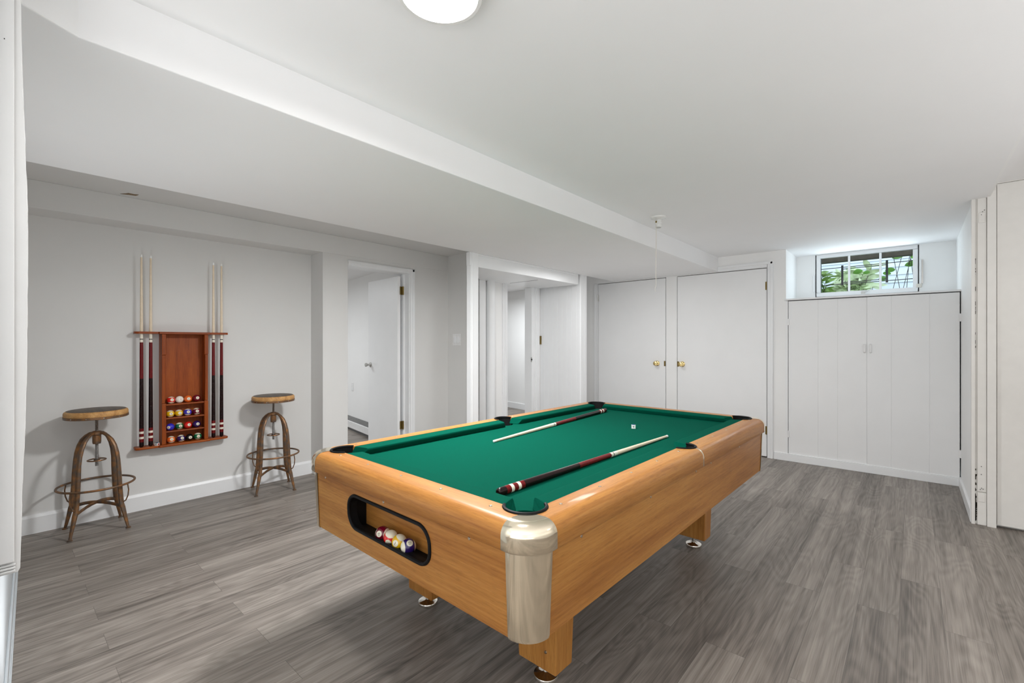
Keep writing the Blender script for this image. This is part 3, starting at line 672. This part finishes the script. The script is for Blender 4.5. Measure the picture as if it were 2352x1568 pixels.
# aprons (leaning in slightly towards the bottom)
def apron(p_top, p_bot, along0, along1, axis, sgn, mat, name):
    m = MB()
    prof = [(p_top, ZL + 0.002), (p_bot, ZBOT), (p_bot - 0.025, ZBOT), (p_top - 0.025, ZL + 0.002)]
    if axis == 'u': T = Matrix(((0, 0, 1, 0), (sgn, 0, 0, 0), (0, 1, 0, 0), (0, 0, 0, 1)))
    else: T = Matrix(((sgn, 0, 0, 0), (0, 0, 1, 0), (0, 1, 0, 0), (0, 0, 0, 1)))
    m.prism(prof, along0, along1, T)
    return m.build(name, mat, pt)
for sg in (-1, 1):
    apron(AU, AU - 0.010, -IB - 0.002, IB + 0.002, 'v', sg, M['oak_y'], 'side_panel')
ep_far = apron(AV, AV - 0.010, -IA - 0.002, IA + 0.002, 'u', 1, M['oak_x'], 'end_panel')
ep = apron(AV, AV - 0.010, -IA - 0.002, IA + 0.002, 'u', -1, M['oak_x'], 'end_panel')
def rrect(x0, x1, z0, z1, r, n=10):
    out = []
    for cx, cz, a0 in ((x1 - r, z1 - r, 0), (x0 + r, z1 - r, PI / 2), (x0 + r, z0 + r, PI), (x1 - r, z0 + r, 3 * PI / 2)):
        for k in range(n + 1): a = a0 + PI / 2 * k / n; out.append((cx + r * math.cos(a), cz + r * math.sin(a)))
    return out
HOLE = rrect(-0.298, 0.226, 0.525, 0.658, 0.058)
TV = Matrix(((1, 0, 0, 0), (0, 0, 1, 0), (0, 1, 0, 0), (0, 0, 0, 1)))
cut(ep, [MB().prism(HOLE, -1.30, -1.0, TV)])
def face_v(z): return -(AV - 0.010 * (ZL - z) / (ZL - ZBOT))
MB().tube([(x, face_v(z) - 0.001, z) for x, z in HOLE], 0.0065, 8, closed=True).build('trough_rim', M['rubber'], pt)
m = MB(); m.box(-0.31, 0.24, -1.165, -1.09, 0.498, 0.509); m.box(-0.318, -0.303, -1.166, -1.09, 0.498, 0.67); m.box(0.231, 0.246, -1.166, -1.09, 0.498, 0.67); m.box(-0.318, 0.246, -1.166, -1.09, 0.662, 0.672)
m.prism([(x, z) for x, z in HOLE], -1.182, -1.160, TV) if False else None
m.build('ball_trough', M['rubber'], pt)
MB().box(-0.318, 0.246, -1.105, -1.09, 0.498, 0.67).build('trough_back', M['oak_x'], pt)
# inner lining of the opening
ring = MB(); n = len(HOLE)
for i in range(n):
    x, z = HOLE[i]; x = -0.036 + (x + 0.036) * 0.9975; z = 0.5915 + (z - 0.5915) * 0.991; ring.v += [(x, face_v(z), z), (x, -1.150, z)]
for i in range(n):
    j = (i + 1) % n; ring.f.append([2 * i, 2 * j, 2 * j + 1, 2 * i + 1]); ring.sm.append(True)
ring.build('trough_lining', M['rubber'], pt)
# bed with pocket notches
bed = MB().box(-IA - 0.004, IA + 0.004, -IB - 0.004, IB + 0.004, ZBED - 0.028, ZBED).build('bed_cloth', M['cloth'], pt)
cut(bed, [cyl_cut(x, y, r - 0.001) for x, y, r in POCK + SIDE])
MB().box(-0.60, 0.60, -1.06, 1.13, 0.66, 0.70).build('slate_frame', M['closet_dark'], pt)
def cushion(axis, sgn, r0, r1, n0, n1):
    """rear edge r0..r1 along the wood, nose n0..n1"""
    sec = [(0.000, ZT - 0.0005), (0.062, ZT - 0.002), (0.071, ZT - 0.004), (0.072, ZT - 0.012), (0.060, ZBED + 0.0005), (0.0, ZBED + 0.0005)]
    vs = []
    for e in (0, 1):
        for d, z in sec:
            t = d / 0.072; rk_ = 0.020 if z < ZT - 0.02 else 0.0
            al = (r0 + (n0 - r0) * t - rk_) if e == 0 else (r1 + (n1 - r1) * t + rk_)
            vs.append((al, sgn * (IB - d), z) if axis == 'u' else (sgn * (IA - d), al, z))
    k = len(sec); fs = [list(range(k)), [i + k for i in range(k)]] + [[i, (i + 1) % k, (i + 1) % k + k, i + k] for i in range(k)]
    return MB().add(vs, fs).build('cushion', M['cloth'], pt, bevel=0.003)
for sg in (-1, 1):
    cushion('u', sg, -0.476, 0.476, -0.452, 0.452)
    cushion('v', sg, -1.010, -0.030, -0.985, -0.054); cushion('v', sg, 0.086, 1.010, 0.110, 0.985)
# pockets: black rim on the wood and a liner that drops below the bed
def pocket(x, y, r, a0, a1):
    m = MB(); n = 28
    arc = [(a0 + (a1 - a0) * k / n) for k in range(n + 1)]
    m.tube([(x + (r + 0.001) * math.cos(a), y + (r + 0.001) * math.sin(a), ZT + 0.001) for a in arc], 0.0055, 8)
    rim = m.build('pocket', M['rubber'], pt)
    q = MB(); prof = [(r + 0.0015, ZT), (r - 0.0015, ZT), (r - 0.004, 0.68), (0.030, 0.665), (0.0, 0.664), (0.0, 0.661), (r, 0.675), (r + 0.0015, ZT)]
    q.lathe(prof[:3] + prof[6:], n, Matrix.Translation((x, y, 0)), a0, a1)
    q.lathe([(r + 0.0015, ZBED - 0.022), (r - 0.0005, ZBED - 0.022), (r - 0.004, 0.68), (0.030, 0.665), (0.0, 0.664)], n, Matrix.Translation((x, y, 0)))
    q.build('pocket_liner', M['leather'], rim)
for sx in (-1, 1):
    for sy in (-1, 1):
        bs = math.atan2(sy, sx); pocket(sx * 0.536, sy * 1.072, 0.063, bs - 1.80, bs + 1.80)
pocket(*SIDE[0], PI - 1.64, PI + 1.64); pocket(*SIDE[1], -1.64, 1.64)
# legs and levelling feet
for sx in (-1, 1):
    for sy in (-1, 1):
        m = MB(); x0, x1, y0, y1 = 0.268, 0.443, 0.694, 0.796
        vs = []
        for z, gx in ((0.068, 0.0), (0.50, 0.012)):
            for (x, y) in ((x0 - gx, y0 - gx), (x1 + gx, y0 - gx), (x1 + gx, y1 + gx), (x0 - gx, y1 + gx)): vs.append((sx * x, sy * y, z))
        m.add(vs, [(0, 1, 2, 3), (4, 5, 6, 7), (0, 1, 5, 4), (1, 2, 6, 5), (2, 3, 7, 6), (3, 0, 4, 7)])
        lg = m.build('leg', M['oak_z'], pt, bevel=0.004)
        T = Matrix.Translation((sx * 0.3595, sy * 0.745, 0))
        MB().lathe([(0.0, 0.0), (0.040, 0.0), (0.046, 0.006), (0.047, 0.014), (0.045, 0.018), (0.016, 0.022), (0.010, 0.026), (0.009, 0.070), (0, 0.070)], 36, T).build('foot', M['chrome'], lg)
        fsx = sx * 0.40; q = MB(); q.lathe([(0, 0), (0.006, 0), (0.005, 0.003), (0, 0.004)], 12, Matrix.Translation((sx * 0.40, sy * 0.798, 0.14)) @ Matrix.Rotation(-sy * PI / 2, 4, 'X')); q.build('bolt', M['screw'], lg)
# screws in rails and aprons
def screw(T):
    MB().lathe([(0, 0.0022), (0.0018, 0.0012), (0.0042, 0.0016), (0.0055, 0.0002), (0.0058, -0.002), (0, -0.002)], 12, T).build('screw', M['screw'], pt)
for sy in (-1, 1):
    for u in (-0.458, -0.2345, -0.005, 0.224, 0.457): screw(Matrix.Translation((u, sy * 1.1385, ZT)))
for sx in (-1, 1):
    for k in range(10): screw(Matrix.Translation((sx * 0.602, -0.984 + 0.2235 * k, ZT)))
for u in (-0.493, -0.042, 0.417): screw(Matrix.Translation((u, face_v(0.681), 0.681)) @ Matrix.Rotation(PI / 2, 4, 'X'))
for v in (-0.951, -0.483, -0.022, 0.171, 0.6275, 1.077): screw(Matrix.Translation((AU - 0.0005, v, 0.681)) @ Matrix.Rotation(PI / 2, 4, 'Y'))
PM = Matrix.Translation((PX, PY, 0)) @ Matrix.Rotation(PYAW, 4, 'Z')

# ------------------------------------------------------------------ cues
def make_cue(L, parent_name, label, group):
    """cue standing on its butt along +z, origin at the butt end"""
    e = empty(parent_name, (0, 0, 0)); tag(e, label, 'pool cue', group)
    k = L / 1.433
    def rad(z):
        t = z / L
        return 0.0146 - (0.0146 - 0.0104) * min(t / 0.55, 1) if t < 0.55 else 0.0104 - (0.0104 - 0.0062) * (t - 0.55) / 0.45
    def seg(name, z0, z1, mat, ex=0.0, endcap=None):
        prof = [(0, z0), (rad(z0) + ex, z0), (rad(z1) + ex, z1), (0, z1)]
        if endcap == 'butt': prof = [(0, z0), (rad(0) * 0.55, z0 + 0.001), (rad(0) * 0.88, z0 + 0.006), (rad(0), z0 + 0.014), (rad(z1), z1), (0, z1)]
        if endcap == 'tip': prof = [(0, z0), (rad(z0), z0), (rad(z1), z1 - 0.003), (rad(z1) * 0.6, z1), (0, z1)]
        MB().lathe(prof, 20).build(name, mat, e)
    z = [0, 0.039, 0.063, 0.079, 0.102, 0.118, 0.140, 0.510, 0.780, 0.800, 0.806, 0.841, 1.412, 1.433]
    z = [a * k for a in z]
    seg('butt_cap', z[0], z[1], M['ebony'], endcap='butt')
    for i, mt in ((1, 'maroon'), (2, 'ivory'), (3, 'maroon'), (4, 'ivory'), (5, 'maroon')): seg('butt_band', z[i], z[i + 1], M[mt], 0.0002)
    seg('handle', z[6], z[7], M['ebony']); seg('forearm', z[7], z[8], M['maroon'])
    seg('collar', z[8], z[9], M['ivory'], 0.0002); seg('joint_ring', z[9], z[10], M['ink'], 0.0003); seg('collar', z[10], z[11], M['ivory'], 0.0002)
    seg('shaft', z[11], z[12], M['maple']); seg('tip', z[12], z[13], M['tip'], endcap='tip')
    return e
CUEG = 'cues standing in the wall rack'
cue0 = make_cue(1.433, 'pool_cue', 'outermost cue at the left end of the wall rack, beside the rusty stool', CUEG)
spots = [(0.718, 'outermost cue at the left end of the wall rack, furthest from the balls'),
         (0.773, 'cue in the wall rack just left of the white chalk cube'),
         (1.182, 'cue in the wall rack next to the right side of the ball shelves'),
         (1.240, 'outermost cue at the right end of the wall rack')]
RK_BOT = 0.4835
for i, (y, lb) in enumerate(spots):
    c = cue0 if i == 0 else copy_tree(cue0)
    c.location = (-4.302, y, RK_BOT); c['label'] = lb
def lay(cue, butt, tip, L):
    b0 = PM @ Vector((butt[0], butt[1], ZBED + 0.0148)); t0 = PM @ Vector((tip[0], tip[1], ZBED + 0.0066))
    d = (t0 - b0).normalized(); cue.rotation_mode = 'QUATERNION'
    cue.rotation_quaternion = d.to_track_quat('Z', 'Y'); cue.location = b0
tc1 = make_cue(1.334, 'pool_cue', 'cue lying on the green cloth with its butt by the far corner pocket', 'cues lying on the table'); lay(tc1, (-0.362, 0.924), (-0.2505, -0.4057), 1.334)
tc2 = copy_tree(tc1); tc2['label'] = 'cue lying on the green cloth with its thick dark butt at the near corner pocket'; lay(tc2, (0.346, -0.995), (0.367, 0.332), 1.334)

# ------------------------------------------------------------------ wall rack
rk = empty('cue_rack', (-4.37, 0.98, RK_BOT - 0.017)); tag(rk, 'cherry wood wall rack holding four cues and shelves of pool balls', 'cue rack')
Z0 = RK_BOT - 0.017
def rl(y): return y - 0.98
def shelf_poly(y0, y1, d_mid, d_end, ym0, ym1):
    p = [(0, y0 + 0.006), (0, y1 - 0.006)]
    q = [(d_end - 0.025, y1), (d_end - 0.008, y1 - 0.006), (d_end, y1 - 0.022), (d_end, ym1 + 0.006), (d_mid, ym1), (d_mid, ym0), (d_end, ym0 - 0.006), (d_end, y0 + 0.022), (d_end - 0.008, y0 + 0.006), (d_end - 0.025, y0)]
    return p + q
for z0, z1 in ((0.0, 0.017), (0.861, 0.877)):
    MB().prism([(x, rl(y)) for x, y in shelf_poly(0.676, 1.286, 0.110, 0.096, 0.82, 1.150)], z0, z1).build('end_board', M['cherry_y'], rk, bevel=0.005, seg=3)
tb_ = [o for o in rk.children if o.name.startswith('end_board')][1]; tb_.modifiers.clear()
cut(tb_, [MB().prism([(0.068 + 0.0135 * math.cos(2 * PI * k / 20), rl(y) + 0.0135 * math.sin(2 * PI * k / 20)) for k in range(20)], 0.8, 0.9) for y, _ in spots])
bv_ = tb_.modifiers.new('bevel', 'BEVEL'); bv_.width = 0.003; bv_.segments = 2; bv_.limit_method = 'ANGLE'; bv_.angle_limit = math.radians(40)
for ys_, flip in ((0.836, 1), (1.137, -1)):
    m = MB(); a, b_ = rl(ys_), rl(ys_ + flip * 0.020)
    m.box(0, 0.085, min(a, b_), max(a, b_), 0.017, 0.861)
    m.build('side_board', M['cherry_z'], rk)
    a2, b2 = rl(ys_ - flip * 0.001), rl(ys_ + flip * 0.026)
    for z0, z1, dd in ((0.017, 0.330, 0.0), (0.700, 0.861, 0.0), (0.330, 0.700, -0.006)):
        MB().box(0.080, 0.100 + dd, min(a2, rl(ys_ + flip * (0.026 + dd))), max(a2, rl(ys_ + flip * (0.026 + dd))), z0 + 0.0003, z1 - 0.0003).build('stile', M['cherry_z'], rk, bevel=0.004)
MB().box(0.002, 0.014, rl(0.852), rl(1.121), 0.010, 0.870).build('back_board', M['cherry_z'], rk)
SH = [0.789, 0.684, 0.582]
for z in SH: MB().box(0.010, 0.093, rl(0.856), rl(1.117), z - Z0 - 0.011, z - Z0).build('ball_shelf', M['cherry_y'], rk, bevel=0.004)

# ------------------------------------------------------------------ balls
BR = 0.0272
def digits_mesh(txt, size, r):
    cu = bpy.data.curves.new('n', 'FONT'); cu.body = txt; cu.size = size; cu.align_x = 'CENTER'; cu.align_y = 'CENTER'
    if len(txt) > 1: cu.space_character = 0.85
    o = bpy.data.objects.new('n', cu); C.objects.link(o); bpy.context.view_layer.update()
    dg = bpy.context.evaluated_depsgraph_get(); me = bpy.data.meshes.new_from_object(o.evaluated_get(dg)); bpy.data.objects.remove(o); bpy.data.curves.remove(cu)
    bm = bmesh.new(); bm.from_mesh(me); bmesh.ops.triangulate(bm, faces=bm.faces)
    bmesh.ops.subdivide_edges(bm, edges=[e for e in bm.edges if e.calc_length() > size * 0.2], cuts=2)
    cxm = (min(v.co.x for v in bm.verts) + max(v.co.x for v in bm.verts)) / 2; cym = (min(v.co.y for v in bm.verts) + max(v.co.y for v in bm.verts)) / 2
    for v in bm.verts:
        x, z = v.co.x - cxm, v.co.y - cym
        y = -math.sqrt(max(1e-9, r * r - x * x - z * z)); v.co = Vector((x, y, z)) * 1.006
    bm.to_mesh(me); bm.free(); me.name = 'number'; me.materials.clear(); me.materials.append(M['ink'])
    return me
COL = dict(yellow=lin(232, 184, 20), blue=lin(50, 46, 190), red=lin(216, 36, 30), purple=lin(42, 22, 92), orange=lin(236, 110, 44), green=lin(10, 104, 62), maroon=lin(112, 10, 34), black=lin(20, 20, 20))
BM = {}
def bmat(col, stripe):
    if (col, stripe) not in BM: BM[(col, stripe)] = ball_mat('ball_%s_%s' % (col, 'stripe' if stripe else 'solid'), COL[col], stripe, True, None, BR)
    return BM[(col, stripe)]
white_ball = ball_mat('cue_ball', lin(242, 238, 228), False, False, lin(200, 40, 30), BR)
SPH = MB().sphere(BR, n=40, m=28)
def ball(num, col, stripe, loc, rot, label, group, cat='pool ball'):
    mt = bmat(col, stripe) if num else white_ball
    o = MB().add(SPH.v, SPH.f, True).build('cue_ball' if not num else 'pool_ball', mt)
    o.location = loc; o.rotation_mode = 'QUATERNION'; o.rotation_quaternion = rot
    tag(o, label, cat, group)
    if num:
        n_ = bpy.data.objects.new('number', digits_mesh(num, 0.0165 if len(num) == 1 else 0.0135, BR)); C.objects.link(n_); n_.parent = o
    return o
def orient(n, up):
    y = (-Vector(n)).normalized(); z = Vector(up); z = (z - y * z.dot(y)).normalized(); x = y.cross(z)
    return Matrix((x, y, z)).transposed().to_quaternion()
RG = 'pool balls on the rack shelves'
rows = [
 (SH[0], [('11', 'red', True, 'red striped ball 11 at the left of the top ball shelf'), ('', 'white', False, 'plain white cue ball with a red dot on the top ball shelf'), ('5', 'orange', False, 'solid orange ball 5 on the top ball shelf'), ('7', 'maroon', False, 'solid dark maroon ball 7 at the right of the top ball shelf')], (0.900, 0.954, 1.010, 1.067)),
 (SH[1], [('9', 'yellow', True, 'yellow ball 9 at the left of the second ball shelf'), ('1', 'yellow', True, 'yellow ball 1 on the second ball shelf, beside ball 9'), ('10', 'blue', True, 'blue striped ball 10 on the second ball shelf'), ('15', 'maroon', True, 'maroon striped ball 15 at the right of the second ball shelf')], (0.895, 0.9505, 1.007, 1.067)),
 (SH[2], [('2', 'blue', False, 'solid blue ball at the left of the third ball shelf'), ('6', 'green', True, 'green ball 6 on the third ball shelf, between blue and red'), ('3', 'red', False, 'solid red ball 3 on the third ball shelf'), ('4', 'purple', False, 'solid dark purple ball 4 at the right of the third ball shelf')], (0.895, 0.953, 1.009, 1.067)),
 (RK_BOT, [('13', 'orange', True, 'orange striped ball 13 at the left of the lowest ball row'), ('12', 'purple', True, 'purple striped ball 12 in the lowest row of the wall rack'), ('8', 'black', False, 'black ball 8 in the lowest row of the wall rack'), ('14', 'green', True, 'green striped ball 14 at the right of the lowest ball row')], (0.900, 0.964, 1.0195, 1.075)),
]
random.seed(5)
for zsh, items, yy in rows:
    for (num, col, st_, lb), y in zip(items, yy):
        az = random.uniform(-0.02, 0.16); el = random.uniform(-0.02, 0.16)
        if num == '2': az, el = -0.62, -0.05
        n = (math.cos(az), math.sin(az), el + 0.05)
        ball(num, col, st_, (-4.312, y, zsh + BR), orient(n, (0.1, random.uniform(-0.12, 0.12), 1)), lb, RG, 'cue ball' if not num else 'pool ball')
# four balls returned to the trough
camv = (Vector((0, 0, 1.26)) - PM @ Vector((0, -1.153, 0.536))).normalized()
rgt = Vector((math.cos(YAW), math.sin(YAW), 0)); rgt = (rgt - camv * rgt.dot(camv)).normalized(); upv = camv.cross(rgt)
def scr(a, b): return camv * math.sqrt(max(0.05, 1 - a * a - b * b)) + rgt * a + upv * b
TG = 'pool balls returned to the end trough'
for u, num, col, st_, nn, up, lb in (
    (-0.1085, '15', 'maroon', True, (-0.50, -0.10), (-1, 0.1), 'maroon ball 15 in the table trough, leftmost of the four'),
    (-0.0535, '11', 'red', True, (-0.30, -0.66), (0.25, 1.0), 'red and white striped ball 11 in the table trough'),
    (0.0015, '1', 'yellow', True, (-0.55, -0.22), (0.6, 0.75), 'yellow ball 1 in the table trough, between red and purple'),
    (0.0565, '12', 'purple', True, (0.15, 0.42), (-1.0, -0.30), 'purple striped ball 12 in the table trough, rightmost of the four')):
    ball(num, col, st_, PM @ Vector((u, -1.150, 0.5095 + BR)), orient(scr(*nn), rgt * up[0] + upv * up[1]), lb, TG)

# ------------------------------------------------------------------ chalk cubes
def chalk(loc, rz, label, s=0.021):
    e = empty('chalk_cube', loc, rz); tag(e, label, 'chalk')
    MB().box(-s / 2, s / 2, -s / 2, s / 2, 0, s * 0.88).build('paper_wrap', M['paper'], e, bevel=0.0008)
    MB().lathe([(0, s * 0.86), (s * 0.44, s * 0.86), (s * 0.40, s * 1.0), (s * 0.22, s * 0.95), (0, s * 0.93)], 20).build('chalk_top', M['chalkblue'], e)
    m = MB(); y = -s / 2 - 0.0004
    m.add([(-s * 0.24, y, s * 0.62), (s * 0.24, y, s * 0.62), (s * 0.03, y, s * 0.36), (s * 0.03, y, s * 0.16), (-s * 0.03, y, s * 0.16), (-s * 0.03, y, s * 0.36)], [(0, 5, 4, 3, 2, 1)])
    m.build('printed_mark', M['ink'], e)
    m = MB(); x = s / 2 + 0.0004
    m.add([(x, -s * 0.28, s * 0.16), (x, s * 0.28, s * 0.16), (x, s * 0.28, s * 0.70), (x, -s * 0.28, s * 0.70)], [(0, 1, 2, 3)])
    m.build('printed_square', M['redink'], e)
cp = PM @ Vector((0.105, 0.452, ZBED))
chalk(cp, math.atan2(-cp.y, -cp.x) + PI / 2, 'white paper-wrapped chalk cube alone on the green cloth', 0.024)
chalk((-4.290, 0.809, RK_BOT), math.radians(40), 'white chalk cube with blue top on the lower board of the wall rack', 0.0225)

# ------------------------------------------------------------------ stools
def make_stool():
    e = empty('bar_stool', (0, 0, 0))
    MB().lathe([(0, 0.770), (0.163, 0.770), (0.166, 0.774), (0.166, 0.792), (0.162, 0.801), (0.154, 0.806), (0, 0.807)], 64).build('seat', M['seat'], e)
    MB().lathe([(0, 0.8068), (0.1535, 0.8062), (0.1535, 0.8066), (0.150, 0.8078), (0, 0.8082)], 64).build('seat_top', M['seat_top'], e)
    bd = MB().lathe([(0.150, 0.771), (0.1675, 0.771), (0.1675, 0.757), (0.164, 0.755), (0.150, 0.760)], 64).build('seat_band', M['rust'], e)
    rv = MB()
    for k in range(12):
        a = 2 * PI * k / 12 + 0.1; T = Matrix.Translation((0.1672 * math.cos(a), 0.1672 * math.sin(a), 0.764)) @ Matrix.Rotation(a, 4, 'Z') @ Matrix.Rotation(PI / 2, 4, 'Y')
        rv.lathe([(0, 0.0025), (0.003, 0.0015), (0.004, -0.001)], 8, T)
    rv.build('rivet', M['thread'], bd)
    MB().box(-0.15, 0.15, -0.016, 0.016, 0.753, 0.770).build('seat_bar', M['rust'], e)
    prof = []
    for k in range(68): z = 0.425 + 0.005 * k; prof += [(0.0078, z), (0.0095, z + 0.0025)]
    MB().lathe([(0, 0.425)] + prof + [(0, 0.765)], 14).build('screw_rod', M['thread'], e)
    MB().lathe([(0.0095, 0.576), (0.021, 0.576), (0.023, 0.590), (0.023, 0.632), (0.030, 0.640), (0.030, 0.656), (0.020, 0.662), (0.0095, 0.662)], 20).build('hub', M['rust'], e)
    w_ = MB(); w_.tube([(0.047 * math.cos(2 * PI * k / 32), 0.047 * math.sin(2 * PI * k / 32), 0.466) for k in range(32)], 0.0045, 8, closed=True)
    w_.tube([(-0.045, 0, 0.466), (0.045, 0, 0.466)], 0.004, 8, ry=0.007); w_.lathe([(0.009, 0.458), (0.016, 0.458), (0.016, 0.474), (0.009, 0.474)], 16); w_.build('handwheel', M['rust'], e)
    prof = [(0.022, 0.650), (0.045, 0.645), (0.070, 0.630), (0.095, 0.603), (0.115, 0.565), (0.130, 0.515), (0.138, 0.46), (0.143, 0.38), (0.148, 0.29), (0.156, 0.20), (0.160, 0.165), (0.168, 0.140), (0.182, 0.085), (0.203, 0.006)]
    for k in range(4):
        a = PI / 4 + k * PI / 2; c, s = math.cos(a), math.sin(a); m = MB()
        rs = [0.011] * 3 + [0.0135] * 4 + [0.0155] * 5 + [0.0125, 0.0085]
        m.tube([(r * c, r * s, z) for r, z in prof], [q * 0.85 for q in rs], 10, ry=rs, up=(c, s, 0.3))
        lg = m.build('leg', M['rust'], e)
        MB().lathe([(0, 0), (0.0145, 0), (0.0145, 0.006), (0.008, 0.010), (0, 0.010)], 14, Matrix.Translation((0.204 * c, 0.204 * s, 0))).build('foot_pad', M['rust'], lg)
        MB().tube([(0.199 * c, 0.199 * s, 0.300), (0.206 * c, 0.206 * s, 0.262), (0.202 * c, 0.202 * s, 0.222), (0.188 * c, 0.188 * s, 0.188), (0.160 * c, 0.160 * s, 0.170)], 0.0038, 8).build('ring_bracket', M['rust'], e)
    MB().tube([(0.199 * math.cos(2 * PI * k / 64), 0.199 * math.sin(2 * PI * k / 64), 0.303) for k in range(64)], 0.0072, 10, closed=True).build('foot_ring', M['rust'], e)
    for a in (PI / 4, 3 * PI / 4):
        c, s = math.cos(a), math.sin(a)
        MB().tube([(t * 0.155 * c, t * 0.155 * s, 0.150 + 0.030 * (1 - t * t)) for t in (-1, -0.75, -0.5, -0.25, 0, 0.25, 0.5, 0.75, 1)], 0.011, 8, ry=0.0035, up=(0, 0, 1)).build('cross_brace', M['rust'], e)
    return e
SG = 'rusty stools along the grey wall'
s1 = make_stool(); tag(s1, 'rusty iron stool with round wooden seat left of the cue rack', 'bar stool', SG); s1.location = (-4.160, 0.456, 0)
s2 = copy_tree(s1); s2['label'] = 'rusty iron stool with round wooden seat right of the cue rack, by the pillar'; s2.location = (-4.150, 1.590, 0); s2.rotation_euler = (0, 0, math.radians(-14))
